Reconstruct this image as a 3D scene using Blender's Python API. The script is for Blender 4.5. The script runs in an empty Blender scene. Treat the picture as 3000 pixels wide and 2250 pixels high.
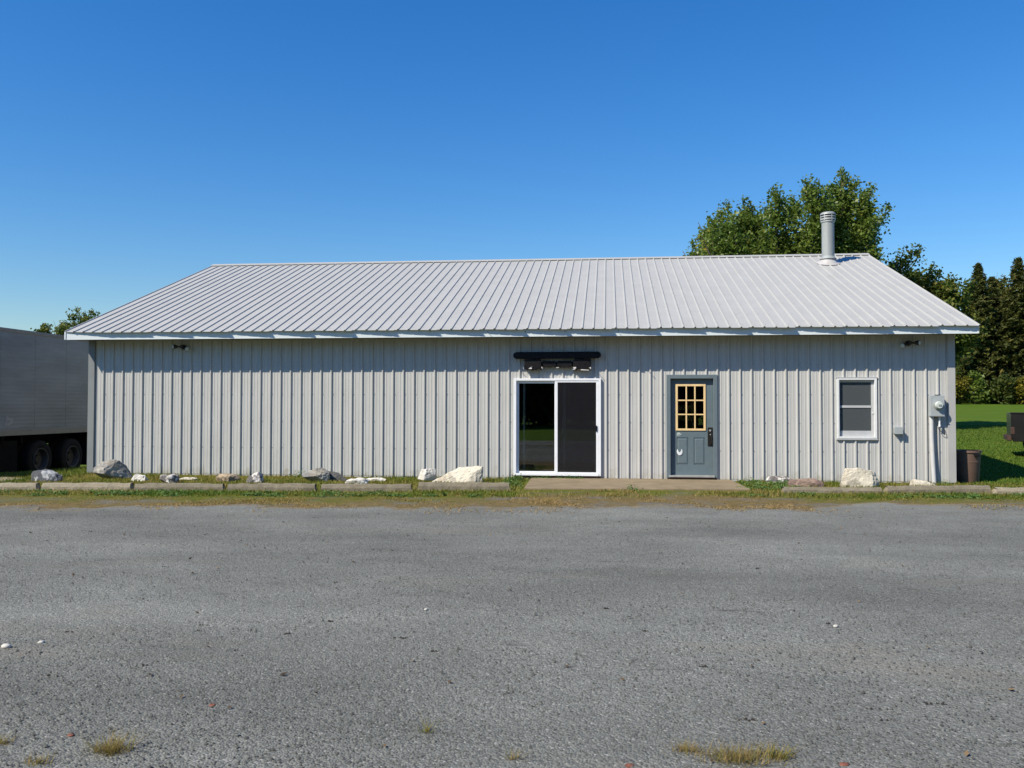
import bpy, bmesh, math, random
import numpy as np
from mathutils import Vector, Matrix, noise

S = bpy.context.scene
COL = S.collection
R = math.radians

# ---------------------------------------------------------------- camera
cam_d = bpy.data.cameras.new('camera')
cam = bpy.data.objects.new('camera', cam_d)
COL.objects.link(cam)
S.camera = cam
cam_d.sensor_width = 36.0
cam_d.lens = 2525.7 / 3000 * 36
cam_d.clip_end = 3000
PIT, ROL, YAW = 0.0259, -0.002, -0.1107
fw = Vector((math.sin(YAW) * math.cos(PIT), math.cos(YAW) * math.cos(PIT), math.sin(PIT)))
rt0 = Vector((math.cos(YAW), -math.sin(YAW), 0))
up0 = rt0.cross(fw)
rt = rt0 * math.cos(ROL) - up0 * math.sin(ROL)
up = rt0 * math.sin(ROL) + up0 * math.cos(ROL)
m = Matrix.Identity(4)
for i in range(3):
    m[i][0] = rt[i]; m[i][1] = up[i]; m[i][2] = -fw[i]
m[0][3], m[1][3], m[2][3] = 11.453, -18.0415, 1.517
cam.matrix_world = m

# ---------------------------------------------------------------- sky and sun
SUN_FROM = Vector((-1.15, -1.0, 1.43)).normalized()
w = bpy.data.worlds.new('World'); S.world = w; w.use_nodes = True
nt = w.node_tree
sky = nt.nodes.new('ShaderNodeTexSky')
sky.sky_type = 'NISHITA'; sky.sun_disc = False
sky.sun_elevation = math.asin(SUN_FROM.z)
sky.sun_rotation = math.atan2(SUN_FROM.x, SUN_FROM.y)
sky.altitude = 200; sky.air_density = 1.5; sky.dust_density = 0.0; sky.ozone_density = 10.0
bg = nt.nodes['Background']; bg.inputs['Strength'].default_value = 0.104
hs = nt.nodes.new('ShaderNodeHueSaturation'); hs.inputs['Saturation'].default_value = 1.22; hs.inputs['Hue'].default_value = 0.508
nt.links.new(sky.outputs[0], hs.inputs['Color']); nt.links.new(hs.outputs[0], bg.inputs['Color'])
sd = bpy.data.lights.new('sun', 'SUN'); sd.energy = 5.0; sd.angle = R(0.53); sd.color = (1.0, 0.915, 0.76)
sun = bpy.data.objects.new('sun', sd); COL.objects.link(sun)
sun.location = (-20, -20, 30)
sun.rotation_euler = (-SUN_FROM).to_track_quat('-Z', 'Y').to_euler()
S.view_settings.view_transform = 'Standard'; S.view_settings.look = 'None'
S.view_settings.exposure = 0.42; S.view_settings.gamma = 1.0
S.view_settings.use_curve_mapping = False
S.cycles.max_bounces = 8
S.cycles.transparent_max_bounces = 16

# ---------------------------------------------------------------- materials
def new_mat(name):
    M = bpy.data.materials.new(name); M.use_nodes = True
    t = M.node_tree
    return M, t, t.nodes['Principled BSDF']
def N(t, typ, **kw):
    n = t.nodes.new(typ)
    for k, v in kw.items():
        if k in n.inputs: n.inputs[k].default_value = v
        else: setattr(n, k, v)
    return n
def ramp(t, stops, fac=None):
    n = t.nodes.new('ShaderNodeValToRGB')
    e = n.color_ramp.elements
    while len(e) < len(stops): e.new(0.5)
    for q, (p, c) in zip(e, stops):
        q.position = p; q.color = (c[0], c[1], c[2], 1)
    if fac is not None: t.links.new(fac, n.inputs[0])
    return n.outputs[0]
def mixc(t, fac, a, b, mode='MIX'):
    n = t.nodes.new('ShaderNodeMix'); n.data_type = 'RGBA'; n.blend_type = mode
    for s, v in ((n.inputs[0], fac), (n.inputs[6], a), (n.inputs[7], b)):
        if hasattr(v, 'is_output'): t.links.new(v, s)
        elif isinstance(v, (int, float)): s.default_value = v
        else: s.default_value = (v[0], v[1], v[2], 1)
    return n.outputs[2]
def coords(t, scale=(1, 1, 1), kind='Object', loc=(0, 0, 0)):
    c = t.nodes.new('ShaderNodeTexCoord'); mp = t.nodes.new('ShaderNodeMapping')
    mp.inputs['Scale'].default_value = scale; mp.inputs['Location'].default_value = loc
    t.links.new(c.outputs[kind], mp.inputs[0]); return mp.outputs[0]
def world_pos(t, scale=(1, 1, 1)):
    g = t.nodes.new('ShaderNodeNewGeometry'); mp = t.nodes.new('ShaderNodeMapping')
    mp.inputs['Scale'].default_value = scale
    t.links.new(g.outputs['Position'], mp.inputs[0]); return mp.outputs[0]
def noise_tex(t, vec, scale, detail=4, rough=0.55):
    n = N(t, 'ShaderNodeTexNoise', Scale=scale, Detail=detail, Roughness=rough)
    t.links.new(vec, n.inputs['Vector']); return n.outputs[0]
def bump(t, bs, h, strength=0.3, dist=0.01):
    b = N(t, 'ShaderNodeBump', Strength=strength, Distance=dist)
    t.links.new(h, b.inputs['Height']); t.links.new(b.outputs[0], bs.inputs['Normal']); return b
def simple(name, col, rough=0.5, metal=0.0, var=0.12, vscale=6.0, bmp=0.0, bscale=60.0, vstretch=(1, 1, 1), dirt=None, dirt_amt=0.0, dirt_scale=2.0, spec=0.4):
    M, t, b = new_mat(name)
    p = world_pos(t, vstretch)
    n1 = noise_tex(t, p, vscale, 5)
    c = ramp(t, [(0.3, [x * (1 - var) for x in col]), (0.7, [min(1, x * (1 + var)) for x in col])], n1)
    if dirt:
        n2 = noise_tex(t, world_pos(t, vstretch), dirt_scale, 8, 0.65)
        f = ramp(t, [(0.5, (0, 0, 0)), (0.75, (dirt_amt,) * 3)], n2)
        c = mixc(t, f, c, dirt)
    t.links.new(c, b.inputs['Base Color'])
    b.inputs['Roughness'].default_value = rough; b.inputs['Metallic'].default_value = metal
    b.inputs['Specular IOR Level'].default_value = spec
    if bmp: bump(t, b, noise_tex(t, world_pos(t), bscale, 4), bmp, 0.01)
    return M

M = {}
def sheet_mat(name, col, stain, splash, rough):
    m_, t, b = new_mat(name); p = world_pos(t)
    n1 = noise_tex(t, world_pos(t, (1.2, 1.2, 0.5)), 2.0, 5)
    c = ramp(t, [(0.3, [x * 0.96 for x in col]), (0.7, [x * 1.03 for x in col])], n1)
    n2 = noise_tex(t, world_pos(t, (2.6, 1.0, 0.5)), 1.7, 8, 0.68)
    c = mixc(t, ramp(t, [(0.52, (0, 0, 0)), (0.78, (0.30,) * 3)], n2), c, stain)
    if splash:      # ragged mud and algae splashes thrown up from the soil
        sx = N(t, 'ShaderNodeSeparateXYZ'); t.links.new(p, sx.inputs[0])
        n3 = noise_tex(t, world_pos(t, (1, 1, 0.6)), 5.0, 8, 0.7)
        k = N(t, 'ShaderNodeMath', operation='MULTIPLY_ADD'); t.links.new(sx.outputs[2], k.inputs[0]); k.inputs[1].default_value = -0.9; t.links.new(n3, k.inputs[2])
        c = mixc(t, ramp(t, [(0.38, (0, 0, 0)), (0.56, (0.55,) * 3)], k.outputs[0]), c, (0.26, 0.235, 0.165))
    t.links.new(c, b.inputs['Base Color']); b.inputs['Roughness'].default_value = rough; b.inputs['Specular IOR Level'].default_value = 0.35
    bump(t, b, noise_tex(t, world_pos(t, (1.5, 1.0, 0.8)), 1.6, 2), 0.35, 0.03)
    return m_
M['wall'] = sheet_mat('wall_metal', (0.450, 0.450, 0.438), (0.36, 0.345, 0.31), True, 0.45)
M['roof'] = sheet_mat('roof_metal', (0.392, 0.390, 0.368), (0.34, 0.325, 0.29), False, 0.5)
M['trim'] = simple('trim_metal', (0.38, 0.38, 0.375), 0.45, 0, 0.05, 3)
M['trim_dark'] = simple('dark_trim_metal', (0.20, 0.215, 0.22), 0.5, 0, 0.08, 3)  # darker tone for the left corner trim and the wall screws
M['fascia'] = simple('fascia_metal', (0.60, 0.65, 0.67), 0.35, 0, 0.03, 4)
M['soffit'] = simple('soffit_board', (0.20, 0.15, 0.11), 0.8, 0, 0.2, 6, 0.2)
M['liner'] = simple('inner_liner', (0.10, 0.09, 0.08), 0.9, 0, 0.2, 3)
M['inner_floor'] = simple('inner_concrete', (0.32, 0.32, 0.33), 0.7, 0, 0.2, 3)
M['white_vinyl'] = simple('white_vinyl', (0.74, 0.76, 0.80), 0.35, 0, 0.03, 8, dirt=(0.5, 0.48, 0.43), dirt_amt=0.3, dirt_scale=9)
M['white_frame'] = simple('white_window_frame', (0.66, 0.67, 0.68), 0.4, 0, 0.05, 8)
M['grey_frame'] = simple('grey_window_sash', (0.42, 0.43, 0.44), 0.5, 0, 0.05, 8)
M['door'] = simple('blue_grey_door_paint', (0.105, 0.145, 0.165), 0.5, 0, 0.07, 5, dirt=(0.2, 0.2, 0.19), dirt_amt=0.2, dirt_scale=8)
M['door_trim'] = simple('door_trim_paint', (0.12, 0.155, 0.175), 0.5, 0, 0.06, 6)
M['pine'] = simple('bare_pine', (0.72, 0.52, 0.26), 0.55, 0, 0.1, 20, vstretch=(1, 1, 0.1))
M['black_plastic'] = simple('black_plastic', (0.008, 0.007, 0.008), 0.5, 0, 0.4, 15, 0.15, 40, spec=0.2)
M['shard'] = simple('broken_white_plastic', (0.62, 0.60, 0.58), 0.5, 0, 0.1, 20)
M['dark_metal'] = simple('dark_metal', (0.03, 0.028, 0.026), 0.45, 0.6, 0.3, 20)
M['black'] = simple('black_rubber', (0.009, 0.009, 0.010), 0.8, 0, 0.3, 20, spec=0.15)
M['alu'] = simple('dull_aluminium', (0.36, 0.37, 0.36), 0.5, 0.3, 0.12, 10)
M['galv'] = simple('galvanised_pipe', (0.29, 0.31, 0.305), 0.55, 0.15, 0.12, 5, vstretch=(1, 1, 0.3), dirt=(0.2, 0.16, 0.13), dirt_amt=0.5, dirt_scale=4)
M['flash'] = simple('painted_flashing', (0.42, 0.41, 0.40), 0.5, 0, 0.08, 9, dirt=(0.3, 0.2, 0.14), dirt_amt=0.5, dirt_scale=7)
M['meter'] = simple('meter_grey', (0.36, 0.39, 0.40), 0.45, 0.1, 0.05, 9)
M['conduit'] = simple('grey_conduit', (0.50, 0.50, 0.50), 0.5, 0, 0.05, 9)
M['soil'] = simple('brown_wood', (0.10, 0.06, 0.04), 0.85, 0, 0.3, 10)
M['trailer_side'] = simple('trailer_aluminium', (0.18, 0.20, 0.213), 0.6, 0.05, 0.16, 1.2, 0.08, 30, vstretch=(1, 0.5, 2.0), dirt=(0.14, 0.13, 0.12), dirt_amt=0.5, dirt_scale=2.2)
M['worn'] = simple('worn_white_print', (0.26, 0.27, 0.28), 0.7, 0, 0.35, 14)
M['trailer_rail'] = simple('trailer_rail', (0.17, 0.17, 0.165), 0.5, 0.4, 0.15, 4, dirt=(0.1, 0.08, 0.07), dirt_amt=0.5, dirt_scale=4)
M['chassis'] = simple('trailer_chassis', (0.006, 0.006, 0.006), 0.9, 0, 0.3, 5, spec=0.1)
M['rim_steel'] = simple('dull_rim', (0.06, 0.06, 0.063), 0.6, 0.2, 0.25, 12)
M['bin'] = simple('brown_bin_plastic', (0.135, 0.085, 0.065), 0.6, 0, 0.12, 7, 0.1, 40)
M['truck'] = simple('black_truck_paint', (0.012, 0.011, 0.011), 0.35, 0, 0.2, 5)
M['rust'] = simple('rusty_brown', (0.05, 0.025, 0.018), 0.7, 0, 0.35, 12)
M['chrome'] = simple('bright_rim', (0.65, 0.66, 0.68), 0.3, 0.7, 0.1, 8)
M['lamp_glass'] = simple('frosted_lamp', (0.50, 0.55, 0.52), 0.25, 0, 0.1, 12)
M['lamp_dark'] = simple('bronze_fixture', (0.03, 0.025, 0.022), 0.5, 0.2, 0.2, 20)
M['shelf'] = simple('shelf_wood', (0.55, 0.42, 0.14), 0.7, 0, 0.2, 9)
M['blind'] = simple('window_blind', (0.15, 0.17, 0.18), 0.8, 0, 0.2, 4)
M['red_chip'] = simple('red_brick_chip', (0.19, 0.08, 0.055), 0.9, 0, 0.45, 90, spec=0.1)
M['pebble'] = simple('white_pebble', (0.50, 0.48, 0.43), 0.7, 0, 0.15, 40)

def concrete(name, a, b, sc=7.0, moss=0.3):
    m_, t, bs = new_mat(name)
    p = world_pos(t)
    n1 = noise_tex(t, p, sc, 8, 0.65); n2 = noise_tex(t, p, 140, 3, 0.6); n3 = noise_tex(t, p, 2.2, 6, 0.7)
    c = ramp(t, [(0.3, a), (0.7, b)], n1)
    c = mixc(t, ramp(t, [(0.35, (0, 0, 0)), (0.7, (0.5,) * 3)], n2), c, [x * 0.6 for x in a])
    c = mixc(t, ramp(t, [(0.52, (0, 0, 0)), (0.72, (moss,) * 3)], n3), c, (0.09, 0.08, 0.045))
    t.links.new(c, bs.inputs['Base Color']); bs.inputs['Roughness'].default_value = 0.9
    bump(t, bs, noise_tex(t, p, 60, 6, 0.7), 0.6, 0.02)
    return m_
M['stop'] = concrete('weathered_concrete', (0.17, 0.145, 0.10), (0.29, 0.25, 0.18), 9, 0.45)
M['stop_pale'] = concrete('pale_concrete', (0.25, 0.215, 0.15), (0.40, 0.345, 0.25), 9, 0.3)
M['slab'] = concrete('sandy_concrete', (0.19, 0.145, 0.085), (0.34, 0.265, 0.165), 3, 0.35)
M['paver'] = concrete('pale_paver', (0.28, 0.24, 0.18), (0.38, 0.33, 0.25), 5, 0.2)

def rock_mat(name, base, dark, amt, tint=(0.42, 0.32, 0.18), tint_amt=0.25, seed=0.0, sc=5.0):
    m_, t, bs = new_mat(name)
    p = coords(t, (1, 1, 1), 'Object', (seed, seed * 2, seed * 3))
    n1 = noise_tex(t, p, sc, 8, 0.7); n2 = noise_tex(t, p, sc * 0.6, 3, 0.5); n3 = noise_tex(t, p, 40, 6, 0.7)
    c = ramp(t, [(0.3, [x * 0.8 for x in base]), (0.6, base)], n3)
    c = mixc(t, ramp(t, [(0.55 - amt * 0.3, (0, 0, 0)), (0.62 - amt * 0.3, (1, 1, 1))], n1), c, dark)
    c = mixc(t, ramp(t, [(0.52, (0, 0, 0)), (0.68, (tint_amt,) * 3)], n2), c, tint)
    t.links.new(c, bs.inputs['Base Color']); bs.inputs['Roughness'].default_value = 0.85
    bump(t, bs, noise_tex(t, p, 22, 8, 0.7), 0.7, 0.03)
    return m_
M['rk_white'] = rock_mat('white_rock', (0.66, 0.63, 0.57), (0.36, 0.34, 0.31), 0.05, seed=1)
M['rk_cream'] = rock_mat('cream_rock', (0.68, 0.62, 0.50), (0.40, 0.36, 0.29), 0.1, seed=2)
M['rk_grey'] = rock_mat('grey_rock', (0.38, 0.365, 0.325), (0.20, 0.195, 0.185), 0.35, seed=3)
M['rk_slate'] = rock_mat('slate_rock', (0.40, 0.41, 0.42), (0.07, 0.075, 0.085), 0.42, seed=4, tint_amt=0.05, sc=6.5)
M['rk_tan'] = rock_mat('tan_rock', (0.46, 0.36, 0.24), (0.24, 0.18, 0.12), 0.4, seed=5)
M['rk_pink'] = rock_mat('pink_brown_rock', (0.30, 0.21, 0.165), (0.16, 0.11, 0.09), 0.4, seed=6, tint_amt=0.1)
M['rk_dark'] = rock_mat('dark_grey_rock', (0.13, 0.13, 0.13), (0.09, 0.09, 0.09), 0.4, seed=7, tint_amt=0.05)
M['rk_spot'] = rock_mat('white_rock_dark_spots', (0.62, 0.60, 0.57), (0.12, 0.11, 0.11), 0.35, seed=8, tint_amt=0.1, sc=7)

def leaf_mat(name, cols, rough=0.5, transl=0.3, spec=0.2):
    m_, t, bs = new_mat(name)
    a = t.nodes.new('ShaderNodeAttribute'); a.attribute_name = 'tone'
    c = ramp(t, cols, a.outputs['Fac'])
    t.links.new(c, bs.inputs['Base Color']); bs.inputs['Roughness'].default_value = rough; bs.inputs['Specular IOR Level'].default_value = spec
    tr = t.nodes.new('ShaderNodeBsdfTranslucent'); t.links.new(c, tr.inputs[0])
    mx = t.nodes.new('ShaderNodeMixShader'); mx.inputs[0].default_value = transl
    t.links.new(bs.outputs[0], mx.inputs[1]); t.links.new(tr.outputs[0], mx.inputs[2])
    t.links.new(mx.outputs[0], t.nodes['Material Output'].inputs['Surface'])
    return m_
M['leaf_poplar'] = leaf_mat('poplar_leaf', [(0, (0.085, 0.145, 0.022)), (0.5, (0.150, 0.215, 0.036)), (0.85, (0.205, 0.245, 0.055)), (1, (0.34, 0.28, 0.035))], 0.42, 0.45, 0.35)
M['leaf_dark'] = leaf_mat('dark_tree_leaf', [(0, (0.040, 0.068, 0.016)), (0.6, (0.080, 0.105, 0.022)), (1, (0.16, 0.135, 0.026))], 0.5, 0.35)
M['leaf_mid'] = leaf_mat('mid_green_leaf', [(0, (0.065, 0.110, 0.022)), (0.6, (0.120, 0.155, 0.030)), (1, (0.24, 0.20, 0.03))], 0.5, 0.42)
M['needle'] = leaf_mat('conifer_needle', [(0, (0.040, 0.058, 0.015)), (0.6, (0.082, 0.092, 0.022)), (1, (0.15, 0.125, 0.03))], 0.6, 0.3)
M['leaf_yellow'] = leaf_mat('goldenrod_leaf', [(0, (0.09, 0.11, 0.015)), (0.6, (0.20, 0.17, 0.02)), (1, (0.36, 0.27, 0.02))], 0.6, 0.4)
M['grass'] = leaf_mat('grass_blade', [(0, (0.080, 0.150, 0.018)), (0.35, (0.155, 0.185, 0.026)), (0.6, (0.25, 0.205, 0.05)), (1, (0.37, 0.26, 0.11))], 0.6, 0.4)
M['weed'] = leaf_mat('weed_leaf', [(0, (0.07, 0.14, 0.03)), (1, (0.15, 0.25, 0.07))], 0.5, 0.35)
M['thatch'] = leaf_mat('dry_grass', [(0, (0.16, 0.10, 0.05)), (0.5, (0.26, 0.18, 0.08)), (1, (0.36, 0.27, 0.13))], 0.8, 0.2)
M['litter'] = leaf_mat('leaf_litter', [(0, (0.03, 0.022, 0.017)), (0.6, (0.09, 0.06, 0.035)), (1, (0.22, 0.15, 0.08))], 0.8, 0.1)
M['divot'] = leaf_mat('divot_shade', [(0, (0.018, 0.017, 0.016)), (1, (0.06, 0.052, 0.045))], 0.9, 0.0)
M['chip'] = leaf_mat('gravel_chip', [(0, (0.060, 0.061, 0.056)), (0.6, (0.112, 0.115, 0.104)), (0.95, (0.165, 0.168, 0.153)), (1, (0.32, 0.31, 0.28))], 0.85, 0.0)
M['bark'] = simple('bark', (0.10, 0.08, 0.065), 0.9, 0, 0.3, 10, 0.5, 20)

def glass(name, tint=(0.92, 0.95, 0.95), ior=1.5, gain=1.0):
    m_ = bpy.data.materials.new(name); m_.use_nodes = True; t = m_.node_tree
    t.nodes.remove(t.nodes['Principled BSDF'])
    tp = N(t, 'ShaderNodeBsdfTransparent'); tp.inputs[0].default_value = (*tint, 1)
    gl = N(t, 'ShaderNodeBsdfGlossy'); gl.inputs['Roughness'].default_value = 0.0
    fr = N(t, 'ShaderNodeFresnel'); fr.inputs['IOR'].default_value = ior
    mx = N(t, 'ShaderNodeMixShader')
    t.links.new(fr.outputs[0], mx.inputs[0]); t.links.new(tp.outputs[0], mx.inputs[1]); t.links.new(gl.outputs[0], mx.inputs[2])
    t.links.new(mx.outputs[0], t.nodes['Material Output'].inputs['Surface'])
    return m_
M['glass'] = glass('window_glass', (0.85, 0.9, 0.9), 2.05)
def screen(name, col, op):
    m_ = bpy.data.materials.new(name); m_.use_nodes = True; t = m_.node_tree
    b = t.nodes['Principled BSDF']; b.inputs['Base Color'].default_value = (*col, 1); b.inputs['Roughness'].default_value = 0.9; b.inputs['Specular IOR Level'].default_value = 0.1
    tp = N(t, 'ShaderNodeBsdfTransparent'); mx = N(t, 'ShaderNodeMixShader'); mx.inputs[0].default_value = op
    t.links.new(tp.outputs[0], mx.inputs[1]); t.links.new(b.outputs[0], mx.inputs[2])
    t.links.new(mx.outputs[0], t.nodes['Material Output'].inputs['Surface'])
    return m_
M['screen'] = screen('insect_screen', (0.020, 0.020, 0.025), 0.5)
M['screen_grey'] = screen('grey_insect_screen', (0.105, 0.122, 0.13), 0.6)

# gravel
def gravel_mat():
    m_, t, b = new_mat('gravel')
    p = world_pos(t)
    v = N(t, 'ShaderNodeTexVoronoi', Scale=95.0); t.links.new(p, v.inputs['Vector'])
    v2 = N(t, 'ShaderNodeTexVoronoi', Scale=30.0); t.links.new(p, v2.inputs['Vector'])
    sep = N(t, 'ShaderNodeSeparateColor'); t.links.new(v.outputs['Color'], sep.inputs[0])
    c = ramp(t, [(0.0, (0.112, 0.114, 0.103)), (0.55, (0.172, 0.176, 0.158)), (0.96, (0.212, 0.216, 0.196)), (1.0, (0.34, 0.335, 0.31))], sep.outputs[0])
    n1 = noise_tex(t, world_pos(t, (0.7, 1.0, 1)), 0.7, 9, 0.72)
    c = mixc(t, 1.0, c, ramp(t, [(0.28, (0.74, 0.74, 0.74)), (0.5, (0.98, 0.98, 0.98)), (0.72, (1.22, 1.22, 1.21))], n1), 'MULTIPLY')
    n2 = noise_tex(t, world_pos(t, (0.6, 1.5, 1)), 0.55, 7, 0.65)
    c = mixc(t, ramp(t, [(0.58, (0, 0, 0)), (0.78, (0.55,) * 3)], n2), c, (0.22, 0.19, 0.15))
    n3 = noise_tex(t, world_pos(t, (0.45, 2.0, 1)), 2.6, 9, 0.78)
    c = mixc(t, ramp(t, [(0.60, (0, 0, 0)), (0.70, (0.75,) * 3)], n3), c, (0.055, 0.053, 0.051))  # dark streaks painted for the small shadows in shallow ruts
    n4 = noise_tex(t, world_pos(t, (0.22, 0.55, 1)), 0.8, 6, 0.6)
    c = mixc(t, 1.0, c, ramp(t, [(0.35, (0.84, 0.84, 0.84)), (0.52, (1, 1, 1)), (0.68, (1.15, 1.16, 1.16))], n4), 'MULTIPLY')
    at = t.nodes.new('ShaderNodeAttribute'); at.attribute_name = 'tone'      # metres in from the grassy edge
    n5 = noise_tex(t, world_pos(t, (0.7, 1.4, 1)), 2.4, 10, 0.78)
    e1 = N(t, 'ShaderNodeMath', operation='MULTIPLY_ADD'); t.links.new(at.outputs['Fac'], e1.inputs[0]); e1.inputs[1].default_value = -0.40; t.links.new(n5, e1.inputs[2])
    soil = ramp(t, [(0.32, (0.085, 0.070, 0.040)), (0.5, (0.18, 0.145, 0.085)), (0.68, (0.29, 0.235, 0.15))], noise_tex(t, world_pos(t, (0.8, 1.3, 1)), 9, 9, 0.75))
    c = mixc(t, ramp(t, [(0.40, (0, 0, 0)), (0.46, (0.9,) * 3)], e1.outputs[0]), c, soil)
    t.links.new(c, b.inputs['Base Color']); b.inputs['Roughness'].default_value = 0.95; b.inputs['Specular IOR Level'].default_value = 0.12
    mth = N(t, 'ShaderNodeMath', operation='ADD'); t.links.new(v.outputs['Distance'], mth.inputs[0]); t.links.new(v2.outputs['Distance'], mth.inputs[1])
    bb = bump(t, b, mth.outputs[0], 0.6, 0.010); bb.invert = True
    return m_
M['gravel'] = gravel_mat()

def ground_mat():
    m_, t, b = new_mat('ground_cover')
    p = world_pos(t)
    sx = N(t, 'ShaderNodeSeparateXYZ'); t.links.new(p, sx.inputs[0])
    # u = distance behind the row of wheel stops
    k = N(t, 'ShaderNodeMath', operation='MULTIPLY_ADD'); t.links.new(sx.outputs[0], k.inputs[0]); k.inputs[1].default_value = -0.1
    t.links.new(sx.outputs[1], k.inputs[2])
    u = N(t, 'ShaderNodeMath', operation='ADD'); t.links.new(k.outputs[0], u.inputs[0]); u.inputs[1].default_value = 3.9
    nz = noise_tex(t, p, 1.6, 6, 0.6)
    uu = N(t, 'ShaderNodeMath', operation='MULTIPLY_ADD'); t.links.new(nz, uu.inputs[0]); uu.inputs[1].default_value = 3.4
    t.links.new(u.outputs[0], uu.inputs[2])
    wa = N(t, 'ShaderNodeMapRange'); wa.inputs[1].default_value = 9.3; wa.inputs[2].default_value = 10.1; t.links.new(sx.outputs[0], wa.inputs[0])
    wb = N(t, 'ShaderNodeMapRange'); wb.inputs[1].default_value = 14.9; wb.inputs[2].default_value = 14.1; t.links.new(sx.outputs[0], wb.inputs[0])
    wm = N(t, 'ShaderNodeMath', operation='MULTIPLY'); t.links.new(wa.outputs[0], wm.inputs[0]); t.links.new(wb.outputs[0], wm.inputs[1])
    wu = N(t, 'ShaderNodeMath', operation='MULTIPLY_ADD'); t.links.new(wm.outputs[0], wu.inputs[0]); wu.inputs[1].default_value = -1.0; t.links.new(uu.outputs[0], wu.inputs[2])
    mr = N(t, 'ShaderNodeMapRange'); mr.inputs[1].default_value = -1.45; mr.inputs[2].default_value = 6.55
    t.links.new(wu.outputs[0], mr.inputs[0])
    fine = noise_tex(t, p, 28, 6, 0.7)
    brown = ramp(t, [(0.3, (0.105, 0.072, 0.028)), (0.5, (0.19, 0.14, 0.060)), (0.72, (0.29, 0.225, 0.12))], fine)
    green = ramp(t, [(0.3, (0.075, 0.092, 0.012)), (0.55, (0.14, 0.14, 0.022)), (0.75, (0.22, 0.185, 0.05))], fine)
    mid = noise_tex(t, world_pos(t, (0.8, 1.5, 1)), 4.5, 9, 0.75)
    mid2 = noise_tex(t, world_pos(t, (0.9, 1.3, 1)), 8.0, 9, 0.75)
    green = mixc(t, ramp(t, [(0.46, (0, 0, 0)), (0.58, (0.85,) * 3)], mid), green, (0.055, 0.095, 0.014))
    green = mixc(t, ramp(t, [(0.53, (0, 0, 0)), (0.64, (0.8,) * 3)], mid2), green, (0.21, 0.155, 0.075))
    brown = mixc(t, ramp(t, [(0.48, (0, 0, 0)), (0.60, (0.8,) * 3)], mid2), brown, (0.085, 0.065, 0.032))
    brown = mixc(t, ramp(t, [(0.54, (0, 0, 0)), (0.64, (0.8,) * 3)], mid), brown, (0.10, 0.115, 0.022))
    lawn_n = noise_tex(t, world_pos(t, (0.5, 1.3, 1)), 0.5, 9, 0.72)
    lawn = ramp(t, [(0.3, (0.055, 0.110, 0.010)), (0.55, (0.080, 0.135, 0.014)), (0.75, (0.13, 0.140, 0.024))], lawn_n)
    lawn = mixc(t, ramp(t, [(0.35, (0, 0, 0)), (0.7, (0.35,) * 3)], fine), lawn, (0.05, 0.08, 0.015))
    gp = noise_tex(t, world_pos(t, (0.7, 1.3, 1)), 1.3, 7, 0.7)
    brown = mixc(t, ramp(t, [(0.50, (0, 0, 0)), (0.60, (0.85,) * 3)], gp), brown, ramp(t, [(0.3, (0.11, 0.107, 0.10)), (0.7, (0.20, 0.195, 0.185))], fine))
    c = mixc(t, ramp(t, [(0.16, (0, 0, 0)), (0.30, (1, 1, 1))], mr.outputs[0]), brown, green)
    # short lawn round the house, beyond the strip
    lx = N(t, 'ShaderNodeMapRange'); lx.inputs[1].default_value = 18.3; lx.inputs[2].default_value = 19.2; t.links.new(sx.outputs[0], lx.inputs[0])
    ly = N(t, 'ShaderNodeMapRange'); ly.inputs[1].default_value = -0.8; ly.inputs[2].default_value = 0.6; t.links.new(sx.outputs[1], ly.inputs[0])
    mm = N(t, 'ShaderNodeMath', operation='MULTIPLY'); t.links.new(lx.outputs[0], mm.inputs[0]); t.links.new(ly.outputs[0], mm.inputs[1])
    ly2 = N(t, 'ShaderNodeMapRange'); ly2.inputs[1].default_value = -18.8; ly2.inputs[2].default_value = -19.8; t.links.new(sx.outputs[1], ly2.inputs[0])
    ly3 = N(t, 'ShaderNodeMapRange'); ly3.inputs[1].default_value = 7; ly3.inputs[2].default_value = 10; t.links.new(sx.outputs[1], ly3.inputs[0])
    mx1 = N(t, 'ShaderNodeMath', operation='MAXIMUM'); t.links.new(mm.outputs[0], mx1.inputs[0]); t.links.new(ly2.outputs[0], mx1.inputs[1])
    mx2 = N(t, 'ShaderNodeMath', operation='MAXIMUM'); t.links.new(mx1.outputs[0], mx2.inputs[0]); t.links.new(ly3.outputs[0], mx2.inputs[1])
    c = mixc(t, mx2.outputs[0], c, lawn)
    t.links.new(c, b.inputs['Base Color']); b.inputs['Roughness'].default_value = 1.0; b.inputs['Specular IOR Level'].default_value = 0.05
    bump(t, b, noise_tex(t, p, 35, 6, 0.75), 0.8, 0.03)
    return m_
M['ground'] = ground_mat()

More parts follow.
